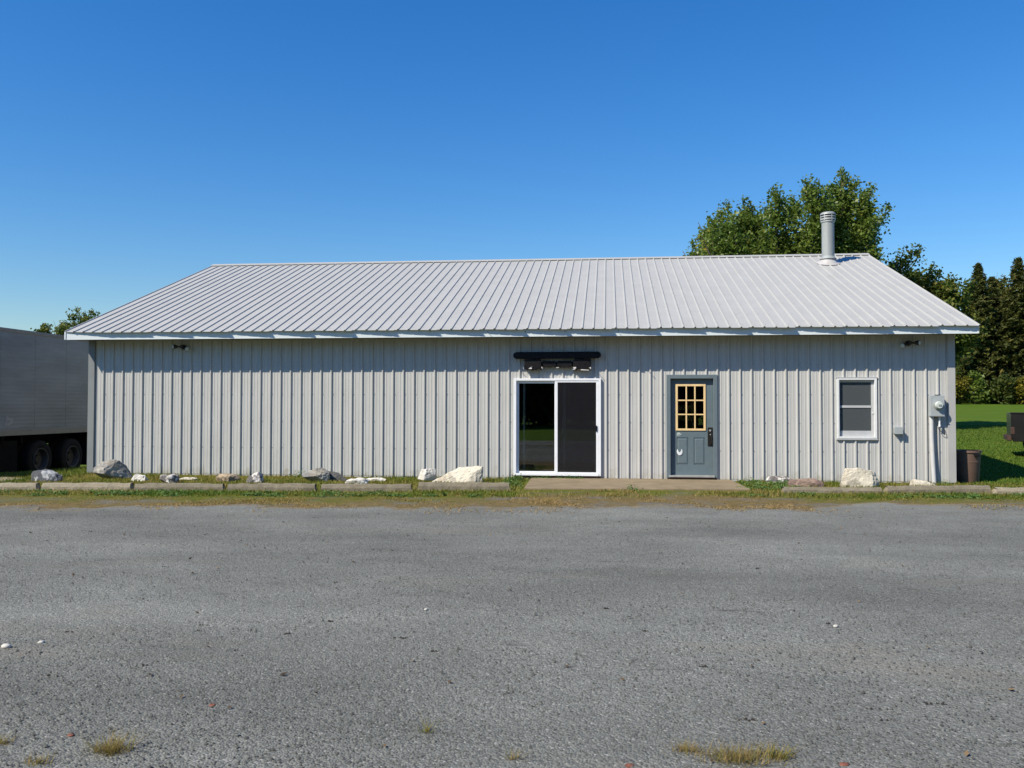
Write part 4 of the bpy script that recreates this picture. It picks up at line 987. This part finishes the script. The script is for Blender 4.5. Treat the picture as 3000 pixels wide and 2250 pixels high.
for cx_ in (tx + 0.80, tx + 4.45):
    for cy_, sg in ((9.66, -1), (11.46, 1)):
        zc_ = 0.37
        hb = part(MB().lathe((cx_, cy_ - 0.06 * sg, zc_), [(0.001, 0.02 * sg), (0.06, 0.02 * sg), (0.07, -0.05 * sg)], 14, 'y'), 'wheel', 'dark_metal', T, smooth=True); ORG[hb.name] = ORG[T.name]
        part(MB().lathe((cx_, cy_, zc_), [(0.22, 0.0), (0.33, 0.0), (0.365, -0.03 * sg), (0.37, -0.2 * sg), (0.22, -0.22 * sg)], 28, 'y', True), 'tyre', 'black', hb, smooth=True)
        part(MB().lathe((cx_, cy_, zc_), [(0.225, 0.008 * sg), (0.20, 0.0), (0.18, -0.05 * sg), (0.001, -0.04 * sg), (0.001, -0.1 * sg), (0.225, -0.12 * sg)], 28, 'y', True), 'rim', 'chrome', hb, smooth=True)
T.rotation_euler = (0, 0, R(-20))

# ---------------------------------------------------------------- vegetation
def cards(C, size, rs, up_bias=0.3, aspect=0.6, droop=None):
    """one quad per centre, random orientation; returns V, F"""
    n = len(C)
    nrm = rs.normal(size=(n, 3)); nrm[:, 2] = np.abs(nrm[:, 2]) + up_bias
    nrm /= np.linalg.norm(nrm, axis=1)[:, None]
    a = rs.normal(size=(n, 3))
    if droop is not None: a[:, 2] += droop
    a -= nrm * (a * nrm).sum(1)[:, None]; a /= np.linalg.norm(a, axis=1)[:, None]
    b = np.cross(nrm, a)
    s = (size * rs.uniform(0.6, 1.3, n))[:, None]
    V = np.stack([C - a * s * 0.5, C + b * s * aspect * 0.5, C + a * s * 0.5, C - b * s * aspect * 0.5], 1).reshape(-1, 3)
    return V, np.arange(4 * n).reshape(n, 4)
def limb_path(p0, p1, rs, n=7, sag=0.0, curl=0.35):
    p0 = np.array(p0, float); p1 = np.array(p1, float); out = []
    mid = p0 * 0.5 + p1 * 0.5; mid[2] += sag * np.linalg.norm(p1 - p0); mid[:2] += (p1 - p0)[:2] * curl * 0.3
    for t in np.linspace(0, 1, n):
        q = (1 - t) ** 2 * p0 + 2 * t * (1 - t) * mid + t * t * p1
        out.append(q + (rs.normal(size=3) * 0.06 * np.linalg.norm(p1 - p0) / 4 if 0 < t < 1 else 0))
    return np.array(out)
def tree_obj(name, base, label, group, trunk_mb, V, F, tone, mat, cat='tree'):
    T = thing(name, base, label, cat, group)
    if trunk_mb.v: part(trunk_mb, 'trunk', 'bark', T, smooth=True)
    o = np_mesh('crown', np.asarray(V) - np.array(base), F, mat, tone); o.parent = T
    return T
def broadleaf(name, base, label, group, ends, fork, seed, nleaf, size, mat, r0=0.28, spread=0.75, twigs=7, cat='tree', tone_shift=0.0, plume=0.0):
    rs = np.random.RandomState(seed); base = np.array(base, float)
    mb = MB(); fork = np.array(fork, float)
    tp = limb_path(base - [0, 0, 0.2], fork, rs, 6, curl=0.0)
    for i in range(5): mb.cyl(tp[i], tp[i + 1], r0 * (1 - 0.08 * i), r0 * (1 - 0.08 * (i + 1)), 10)
    C = []; Tn = []; per = nleaf // len(ends)
    for e in ends:
        e = np.array(e, float); pth = limb_path(fork + rs.normal(size=3) * [0.15, 0.15, 0.6], e, rs, 8, -0.10)
        ln = np.linalg.norm(e - fork)
        for i in range(7): mb.cyl(pth[i], pth[i + 1], 0.13 * r0 / 0.28 * (1 - i / 7.6), 0.13 * r0 / 0.28 * (1 - (i + 1) / 7.6), 6)
        # twigs with leaf plumes
        for k in range(twigs):
            t = rs.uniform(0.38, 1.0); q = pth[min(7, int(t * 7))]
            d = rs.normal(size=3); d[2] = abs(d[2]) + 0.6 + plume; d /= np.linalg.norm(d)
            tl = rs.uniform(0.5, 1.25) * spread * (1.6 + 0.5 * plume) * (1.25 - 0.5 * t); tip = q + d * tl
            mb.cyl(q, tip, 0.02, 0.008, 4, False)
            m_ = max(4, per // twigs); u = rs.uniform(0.05, 1.10, m_)[:, None]
            rad = spread * (0.42 - 0.08 * plume) * (1.15 - 0.75 * u)
            C.append(q + (tip - q) * u + rs.normal(size=(m_, 3)) * rad)
            Tn.append(np.clip(rs.normal(0.45 + tone_shift + rs.normal() * 0.13, 0.16, m_), 0, 1))
    C = np.concatenate(C); Tn = np.concatenate(Tn)
    V, F_ = cards(C, size, rs, 0.25, 0.62, 0.2)
    return tree_obj(name, tuple(base), label, group, mb, V, F_, np.repeat(Tn, 4), mat, cat)
def conifer(name, base, label, group, H, Rr, seed, mat='needle', tone_shift=0.0):
    rs = np.random.RandomState(seed); base = np.array(base, float); mb = MB()
    mb.cyl(base - [0, 0, 0.2], base + [0, 0, H * 0.97], H * 0.014 + 0.03, 0.02, 8)
    C = []; Tn = []; SZ = []
    z = 0.06 * H
    while z < H * 0.985:
        f = 1 - z / H; r = Rr * (f ** 0.82) * rs.uniform(0.75, 1.18) + 0.10
        nb = int(6 + 5 * f)
        ph = rs.uniform(0, 6.28)
        for k in range(nb):
            an = ph + 6.28 * k / nb + rs.normal() * 0.25; rr = r * rs.uniform(0.7, 1.15)
            n_ = int(8 + rr * 26); s = rs.uniform(0.12, 1.0, n_) ** 0.8
            lx_ = np.cos(an) * s * rr; ly_ = np.sin(an) * s * rr; lz_ = z - 0.30 * rr * s ** 1.4 + 0.10 * rr * s ** 4
            wd = 0.10 + 0.20 * (1 - s) * rr * 0.5
            C.append(base + np.stack([lx_ - np.sin(an) * rs.normal(size=n_) * wd, ly_ + np.cos(an) * rs.normal(size=n_) * wd, lz_ + rs.normal(size=n_) * 0.05], 1))
            Tn.append(np.clip(rs.normal(0.4 + tone_shift, 0.2, n_) + 0.25 * (s - 0.5), 0, 1)); SZ.append(np.full(n_, 0.30 + 0.26 * min(1.0, f * 2.0)))
            if k % 2 == 0: mb.cyl(base + [0, 0, z], base + [lx_[-1], ly_[-1], lz_[-1]], 0.025, 0.008, 4, False)
        z += 0.028 * H * (0.30 + 0.9 * f) + 0.03
    C = np.concatenate(C); Tn = np.concatenate(Tn)
    V, F_ = cards(C, np.concatenate(SZ), rs, 0.5, 0.32)
    return tree_obj(name, tuple(base), label, group, mb, V, F_, np.repeat(Tn, 4), mat)

# big poplar behind the building (right of centre)
def gb(x, y): return (x, y, float(gz(x, y)))
rs0 = np.random.RandomState(3)
pop_ends = [(15.4, 10.2), (14.8, 9.1), (14.7, 8.0), (15.0, 7.4), (15.6, 8.2), (17.2, 9.4), (20.2, 10.0), (21.8, 9.6), (15.3, 9.0), (16.2, 10.2), (16.5, 9.4), (17.0, 10.6), (17.7, 10.4), (18.4, 10.5), (18.0, 8.8), (19.2, 11.0), (19.9, 11.3), (20.6, 10.8), (21.2, 11.7), (21.8, 10.9), (22.3, 11.0), (22.9, 10.6),
            (22.7, 9.4), (22.4, 8.4), (21.0, 9.0), (19.5, 9.0), (16.4, 8.0), (17.6, 7.4), (19.0, 7.2), (20.6, 7.2), (22.0, 7.4), (16.0, 6.6), (23.0, 6.6), (18.5, 6.0), (21.5, 5.8)]
broadleaf('poplar_tree', gb(19.4, 20), 'large leafy green tree behind the roof beside the stove pipe', None,
          [(x_, 20 + rs0.uniform(-2.6, 2.6), z_ - 0.6) for x_, z_ in pop_ends], (19.4, 20, 3.4), 5, 190000, 0.155, 'leaf_poplar', 0.32, 0.86, 20, plume=0.9)
e2 = [(23.2, 8.4), (23.9, 8.3), (24.5, 7.7), (25.1, 7.2), (25.7, 6.6), (26.2, 6.0), (24.4, 6.8), (23.6, 6.0), (25.2, 6.0), (26.0, 5.2), (25.0, 4.8), (23.6, 7.2), (26.6, 5.2)]
broadleaf('leafy_tree', gb(24.3, 23.5), 'lower loose dark tree beside the right end of the roof ridge', None,
          [(x_ + 1.2, 23.5 + rs0.uniform(-1.6, 1.6), z_ + 0.15) for x_, z_ in e2], (24.6, 23.5, 2.6), 6, 60000, 0.18, 'leaf_mid', 0.16, 0.85, 14)
# far trees on the left
def round_ends(cx_, cy_, cz_, rx, rz_, n, seed):
    rs = np.random.RandomState(seed); out = []
    for k in range(n):
        v = rs.normal(size=3); v /= np.linalg.norm(v); v *= rs.uniform(0.65, 1.0)
        out.append((cx_ + v[0] * rx, cy_ + v[1] * rx * 0.8, cz_ + v[2] * rz_))
    return out
broadleaf('leafy_tree', gb(-39.2, 60), 'distant sparse tree rising behind the left end of the roof', None,
          round_ends(-39.0, 60, 8.3, 4.3, 2.9, 30, 21), (-39.2, 60, 3.5), 22, 26000, 0.28, 'leaf_mid', 0.22, 0.8, 9, tone_shift=0.1)
broadleaf('leafy_tree', gb(-46.5, 60), 'tip of a distant tree above the trailer at the left edge', None,
          round_ends(-46.6, 60, 6.7, 3.2, 2.4, 14, 31), (-46.6, 60, 3.0), 32, 5000, 0.30, 'leaf_dark', 0.2, 0.7, 6)
# tree line on the right
LG = 'trees along the far edge of the lawn'
conifer('spruce_tree', gb(43.6, 61), 'pointed dark spruce, tallest left spire of the far tree line', LG, 12.3, 3.1, 41)
conifer('spruce_tree', gb(46.7, 60.5), 'pointed dark spruce at the right photo edge of the far tree line', LG, 12.7, 3.3, 42)
conifer('spruce_tree', gb(46.4, 65), 'slim dark spruce between the two tallest spires', LG, 11.6, 3.0, 43)
conifer('spruce_tree', gb(40.2, 66), 'dark spruce nearest the building in the far tree line', LG, 8.6, 3.0, 44)
conifer('spruce_tree', gb(50.0, 62), 'dark spruce just past the right photo edge', LG, 13.0, 3.2, 45)
def big(x_, y_, zc_, rx, rz_, seed, lb, ts, n_=30000, mt='leaf_dark'):
    broadleaf('leafy_tree', gb(x_, y_), lb, LG, round_ends(x_, y_, zc_, rx, rz_, 30, seed), (x_, y_, 4.0), seed + 1, n_, 0.32, mt, 0.22, 1.0, 10, tone_shift=ts)
big(41.4, 64.5, 7.4, 2.6, 4.8, 51, 'rounded yellow green tree left of the dark spruces', 0.25, 40000, 'leaf_mid')
big(38.6, 66, 6.6, 3.0, 4.6, 53, 'rounded green tree behind the right roof slope', 0.1, 30000, 'leaf_mid')
big(49.0, 68, 9.6, 3.4, 5.4, 55, 'tall bronze green tree behind the spruces at the right edge', 0.35)
big(45.4, 69, 7.6, 3.6, 6.0, 57, 'olive green tree deep behind the spruces', 0.15)
big(54.0, 68, 8.0, 4.0, 6.0, 59, 'broad dark tree beyond the right photo edge', 0.0, 12000)
big(44.6, 64.0, 4.6, 2.8, 3.6, 61, 'low dark tree filling the gap below the spruces', 0.0)
big(48.6, 63.6, 5.0, 2.6, 3.8, 63, 'low dark tree at the right edge below the bronze tree', 0.0)
# shrubs at their foot
SG = 'shrubs along the far edge of the lawn'
for k, (x_, y_, h_, mt, lb) in enumerate([
        (38.6, 57.5, 2.2, 'leaf_yellow', 'yellow green shrub beside the corner of the building'),
        (40.3, 57.0, 2.8, 'leaf_yellow', 'yellow flowering shrub at the foot of the dark spruces'),
        (42.0, 57.2, 2.4, 'leaf_poplar', 'bright green shrub between yellow shrubs at the lawn edge'),
        (43.8, 57.0, 2.6, 'leaf_dark', 'dark green shrub below the tallest left spruce'),
        (45.4, 56.6, 2.3, 'leaf_yellow', 'yellow shrub above the black pickup'),
        (47.2, 56.8, 2.0, 'leaf_yellow', 'low yellow shrub at the right photo edge'),
        (36.6, 58.0, 2.4, 'leaf_dark', 'dark shrub hidden behind the building corner'),
        (49.4, 57.2, 2.4, 'leaf_dark', 'dark shrub past the right photo edge'),
        (41.2, 60.0, 4.0, 'leaf_dark', 'tall dark bush standing before the nearest spruce'),
        (45.0, 60.0, 4.2, 'leaf_dark', 'tall dark bush between the two tallest spires')]):
    b_ = gb(x_, y_)
    broadleaf('shrub', b_, lb, SG, round_ends(x_, y_, b_[2] + h_ * 0.52, 1.25, h_ * 0.45, 10, 70 + k), (x_, y_, b_[2] + 0.25), 90 + k, 3600, 0.24, mt, 0.06, 0.55, 6, 'shrub')
# wood across the road behind the camera (mirrored in the glass): three models, copied
models = []
for k in range(3):
    models.append(broadleaf('leafy_tree', (-14 + 3 * k, -50, 0), 'leafy tree of the wood facing the building across the lot', 'trees across the road',
                  round_ends(-14 + 3 * k, -50, 5.2, 3.0, 5.4, 26, 120 + k), (-14 + 3 * k, -50, 1.6), 140 + k, 13000, 0.6, 'leaf_dark', 0.2, 1.1, 7))
rw = random.Random(5)
for k in range(24):
    src = models[k % 3]; c = src.copy(); COL.objects.link(c)
    c.location = (-5 + 2.1 * k + rw.uniform(-0.5, 0.5), -49 - (k % 2) * 4 + rw.uniform(-1, 1), 0); c.rotation_euler = (0, 0, rw.uniform(0, 6.28)); c.scale = (1.25, 1.25, rw.uniform(1.25, 1.55))
    for ch in src.children:
        d_ = ch.copy(); COL.objects.link(d_); d_.parent = c
# ---- grass, weeds, gravel chips
def blades(pos, h, rs, lean=0.5, wd=0.008):
    n = len(pos); an = rs.uniform(0, 6.283, n); hh = h * rs.uniform(0.5, 1.3, n)
    d = np.stack([np.cos(an), np.sin(an), np.zeros(n)], 1); s = np.stack([-np.sin(an), np.cos(an), np.zeros(n)], 1)
    w_ = (wd * rs.uniform(0.6, 1.4, n))[:, None]
    tip = pos + d * (lean * hh * rs.uniform(0.2, 1.2, n))[:, None]; tip[:, 2] += hh
    V = np.stack([pos - s * w_, pos + s * w_, tip], 1).reshape(-1, 3)
    return V, np.arange(3 * n).reshape(n, 3)
def nval(P_, sc, off): return np.array([noise.noise(Vector((p[0] * sc, p[1] * sc, off))) for p in P_])
rs = np.random.RandomState(77)
n = 170000
px = rs.uniform(-2.5, 20.5, n); py = rs.uniform(-6.3, -0.05, n)
u = py - (-3.9 + 0.1 * px)
pn = nval(np.stack([px, py], 1), 0.9, 4.0) + 0.5 * nval(np.stack([px, py], 1), 3.0, 8.0)
edge = np.interp(px, lx, ed)
slab_in = (px > 9.8) & (px < 14.05) & (py > -2.4)
dens = np.where(py > edge, 0.85, 0.0) * np.where(u < -0.7, np.clip(0.32 + 1.6 * pn, 0, 1), 1.0) * (0.70 + 0.8 * pn)
dens = np.where((py <= edge) & (py > edge - 1.0), 0.5 * (pn > 0.12) * (1 - (edge - py) / 1.0), dens)
dens = np.where(slab_in, 0, dens)
mk = (px > 9.9) & (px < 14.4) & (py < -2.0); dens = np.where(mk, dens * (0.10 + 0.75 * (pn > 0.10)), dens)
keep = rs.uniform(size=n) < dens
px, py, u, pn = px[keep], py[keep], u[keep], pn[keep]
pos = np.stack([px, py, gz(px, py) + np.where(py <= np.interp(px, lx, ed), 0.014, 0.0)], 1)
dry = np.clip(0.44 + 0.06 * (u > 0) - 0.26 * u * (u < 0.0) - 0.15 * pn * 2 + rs.normal(0, 0.16, len(px)) + np.where(mk[keep], 0.34, 0) - np.where((u > -0.9) & (u < -0.1), 0.10 + 0.35 * pn, 0) , 0, 1)
hgt = np.where(u < -0.75, 0.016 + 0.03 * np.clip(pn, 0, 1), 0.05)
V, F_ = blades(pos, hgt, rs, np.where(u < -0.75, 2.4, 0.9), 0.008)
o = np_mesh('grass_strip', V, F_, 'grass', np.repeat(dry, 3)); tag(o, 'patchy green and straw coloured grass strip in front of the building', 'grass', kind='stuff')
# lawn blades on the right
n = 150000
px = rs.uniform(18.35, 42, n); py = rs.uniform(-2.6, 26, n) ; k_ = (py > -1.9 + 0.05 * (px - 18)) & (px < 20 + (py + 4) * 0.72) & (px > 17.5 + py * 0.30)
px, py = px[k_], py[k_]; pos = np.stack([px, py, gz(px, py)], 1)
V, F_ = blades(pos, 0.045, rs, 0.9, 0.012)
o = np_mesh('lawn_grass', V, F_, 'grass', np.repeat(np.clip(rs.normal(0.14, 0.12, len(px)), 0, 1), 3)); tag(o, 'short green mown lawn right of the building', 'grass', kind='stuff')
# grass left of the building
n = 14000
px = rs.uniform(-3.2, 0.1, n); py = rs.uniform(-2.6, 1.5, n); k_ = ~((px < -0.4) & (py < -1.0)); px, py = px[k_], py[k_]
pos = np.stack([px, py, gz(px, py)], 1); V, F_ = blades(pos, 0.075, rs, 0.8, 0.010)
o = np_mesh('corner_grass', V, F_, 'grass', np.repeat(np.clip(rs.normal(0.22, 0.16, len(px)), 0, 1), 3)); tag(o, 'longer green grass between the trailer and the left corner', 'grass', kind='stuff')
# broad-leaved weeds in clumps
Cw = []; clumps = []
for k in range(64):
    x_ = (rs.uniform(-1.2, 9.6) if k % 2 else rs.choice([-0.6, 0.4, 2.2, 3.3, 4.3, 5.2, 5.9, 6.6, 7.4, 8.7]) + rs.normal() * 0.25) if k < 54 else rs.uniform(13.9, 19); y_ = -3.9 + 0.1 * x_ - rs.uniform(0.10, 0.85)
    clumps.append((x_, y_, rs.uniform(0.03, 0.16), 0.03))
for k in range(9): clumps.append((rs.uniform(9.55, 9.85), rs.uniform(-2.0, -0.2), 0.09, 0.09))
for k in range(18): clumps.append((rs.uniform(14.1, 15.0), rs.uniform(-1.9, -0.2), 0.13, 0.05))
for k in range(8): clumps.append((rs.uniform(9.9, 11.1), -0.09, 0.05, 0.05))
clumps += [(11.9, -2.32, 0.07, 0.10), (4.95, -0.25, 0.09, 0.13), (18.0, -0.3, 0.12, 0.06)]
Cc = []
for x_, y_, r_, h_ in clumps:
    m_ = int(45 + r_ * 300)
    q = np.stack([rs.normal(x_, r_, m_), rs.normal(y_, r_ * 0.6, m_), np.abs(rs.normal(0.012, h_ * 0.5, m_)) + float(gz(x_, y_)) + 0.008], 1); Cc.append(q)
Cc = np.concatenate(Cc); V, F_ = cards(Cc, 0.045, rs, 0.8, 0.6)
o = np_mesh('weeds', V, F_, 'weed', np.repeat(rs.uniform(0, 1, len(Cc)), 4)); tag(o, 'low broad leaved green weeds along the wheel stops and slab', 'weeds', kind='stuff')
# gravel chips
n = 38000
d = rs.uniform(0, 1, n) ** 1.6; py = -15.6 + d * 10.5; px = 11.2 + rs.uniform(-1, 1, n) * (2.2 + 0.66 * (py + 16.2)) + (py + 18) * (-0.11)
k_ = py < np.interp(px, lx, ed); px, py = px[k_], py[k_]; n = len(px)
sz = rs.uniform(0.003, 0.0085, n) * np.where(rs.uniform(size=n) < 0.03, 1.8, 1)
oct_v = np.array([(1, 0, 0), (0, 1, 0), (-1, 0, 0), (0, -1, 0), (0, 0, 1.0), (0, 0, -0.4)], float)
oct_f = np.array([(0, 1, 4), (1, 2, 4), (2, 3, 4), (3, 0, 4)])
V = oct_v[None, :5] * rs.uniform(0.5, 1.3, (n, 5, 1)) * sz[:, None, None]
an = rs.uniform(0, 6.28, n); ca, sa = np.cos(an)[:, None], np.sin(an)[:, None]
V = np.stack([V[..., 0] * ca - V[..., 1] * sa + px[:, None], V[..., 0] * sa + V[..., 1] * ca + py[:, None], V[..., 2] + 0.017], 2).reshape(-1, 3)
F_ = (oct_f[None] + np.arange(n)[:, None, None] * 5).reshape(-1, 3)
o = np_mesh('gravel_chips', V, F_, 'chip', np.repeat(np.clip(rs.beta(1.6, 2.8, n), 0, 1), 5)); tag(o, 'loose grey gravel chips scattered over the lot', 'gravel', kind='stuff')
# leaf litter
n = 420
px = rs.uniform(3, 19, n); py = rs.uniform(-15, -4.2, n); pos = np.stack([px, py, np.full(n, 0.026)], 1)
V, F_ = cards(pos, 0.035, rs, 2.5, 0.6)
o = np_mesh('leaf_litter', V, F_, 'litter', np.repeat(rs.uniform(0, 1, n), 4)); tag(o, 'small dead leaves and twigs scattered over the gravel', 'leaf litter', kind='stuff')

# dark clods: loose bits put in for the shade of small hollows
CL = [(7.92, -12.65), (8.71, -12.52), (9.19, -12.94), (8.8, -13.29), (8.39, -13.52), (9.34, -12.52), (9.51, -12.17), (10.13, -12.54), (10.39, -12.81), (5.38, -8.36), (11.43, -11.55), (12.86, -9.79), (11.7, -12.18), (13.01, -11.82), (12.78, -13.55), (12.78, -13.7), (13.09, -13.42), (12.1, -13.77), (12.0, -12.93), (7.42, -10.39), (8.72, -12.38), (13.01, -5.32), (12.23, -6.18), (14.86, -5.84), (15.47, -5.0)]
vv = []; ff = []
for (x_, y_) in CL:
    sp_ = rs.uniform(0.4, 1.3); x_ += rs.normal() * 0.02
    for k in range(rs.randint(2, 9)):
        a_, b_ = x_ + rs.normal() * 0.026 * sp_, y_ + rs.normal() * 0.008 * sp_; s_ = rs.uniform(0.004, 0.011)
        o_ = len(vv); an_ = rs.uniform(0, 6.28)
        for q in range(4): vv.append((a_ + s_ * 1.4 * math.cos(an_ + q * 1.57) * rs.uniform(0.6, 1.2), b_ + s_ * math.sin(an_ + q * 1.57) * rs.uniform(0.6, 1.2), 0.016))
        vv.append((a_, b_, 0.018 + s_ * 0.9)); ff += [(o_, o_ + 1, o_ + 4), (o_ + 1, o_ + 2, o_ + 4), (o_ + 2, o_ + 3, o_ + 4), (o_ + 3, o_, o_ + 4)]
o = np_mesh('divot_shade_bits', np.array(vv), np.array(ff), 'divot', np.full(len(vv), 0.3)); tag(o, 'small dark clods in the gravel, their shade put in as dark bits', 'divots', kind='stuff')

# small things on the gravel
def pebble(x, y, s, label, mat='pebble', seed=1):
    r = random.Random(seed); bm = bmesh.new(); bmesh.ops.create_icosphere(bm, subdivisions=2, radius=1)
    for v in bm.verts:
        k = 1 + 0.25 * noise.noise(v.co * 1.3 + Vector((seed * 5, 0, 0)))
        v.co = Vector((v.co.x * s * k, v.co.y * s * 0.75 * k, v.co.z * s * (0.5 if mat == 'pebble' else 0.16) * k))
    me = bpy.data.meshes.new('pebble'); bm.to_mesh(me); bm.free(); me.materials.append(M[mat])
    for p in me.polygons: p.use_smooth = True
    o = bpy.data.objects.new('pebble', me); COL.objects.link(o); o.location = (x, y, 0.014 + s * (0.3 if mat == 'pebble' else 0.1)); o.rotation_euler = (0, 0, r.uniform(0, 3))
    tag(o, label, 'pebble', 'loose stones on the gravel lot'); return o
pebble(7.89, -12.91, 0.020, 'round white pebble near the left photo edge on the gravel', seed=1)
pebble(7.74, -13.03, 0.032, 'pale flat pebble at the left photo edge on the gravel', seed=2)
pebble(10.12, -11.75, 0.016, 'bright white pebble left of centre on the gravel', seed=3)
pebble(13.0, -11.90, 0.020, 'white pebble on the gravel below the window', seed=4)
pebble(9.48, -13.87, 0.022, 'orange red brick chip on the gravel, left of centre', 'red_chip', 5)
pebble(9.02, -14.32, 0.020, 'faded red brick chip near the lower left dry tuft', 'red_chip', 6)
pebble(11.54, -14.365, 0.026, 'red brick chip at the bottom edge near the centre', 'red_chip', 7)
pebble(12.44, -14.245, 0.024, 'red brick chip at the bottom edge right of the dry grass', 'red_chip', 8)
def tuft(x, y, r_, h_, n_, label, seed, tone=0.72):
    rs = np.random.RandomState(seed)
    q = np.stack([rs.normal(0, r_, n_), rs.normal(0, r_ * 0.6, n_), np.zeros(n_)], 1)
    q = q[:int(n_ * 0.62)]; n_ = len(q)
    V, F_ = blades(q, h_, rs, 1.9, 0.0016)
    o = np_mesh('grass_tuft', V, F_, 'grass', np.repeat(np.clip(rs.normal(tone, 0.18, n_), 0, 1), 3)); o.location = (x, y, 0.012)
    tag(o, label, 'grass tuft', 'dry tufts growing in the gravel')
tuft(9.30, -14.47, 0.04, 0.06, 420, 'straw coloured grass tuft at the lower left of the gravel', 1)
tuft(9.07, -14.62, 0.025, 0.035, 120, 'tiny yellowish tuft at the bottom left edge', 2)
tuft(8.78, -14.44, 0.02, 0.035, 90, 'tiny yellow green tuft at the left photo edge', 3)
tuft(10.62, -14.10, 0.012, 0.05, 70, 'small lone green tuft below the centre of the gravel', 4, 0.45)
tuft(11.80, -14.18, 0.035, 0.04, 220, 'brownish grass tuft at the bottom, left of the widest tuft', 5, 0.8)
tuft(11.99, -14.25, 0.07, 0.05, 700, 'widest dry grass tuft at the bottom edge', 6, 0.75)
tuft(12.17, -14.20, 0.035, 0.045, 340, 'olive grass tuft at the bottom, right of the widest tuft', 7, 0.62)
tuft(11.05, -14.36, 0.015, 0.04, 70, 'tiny straw tuft at the bottom edge under the centre', 8)
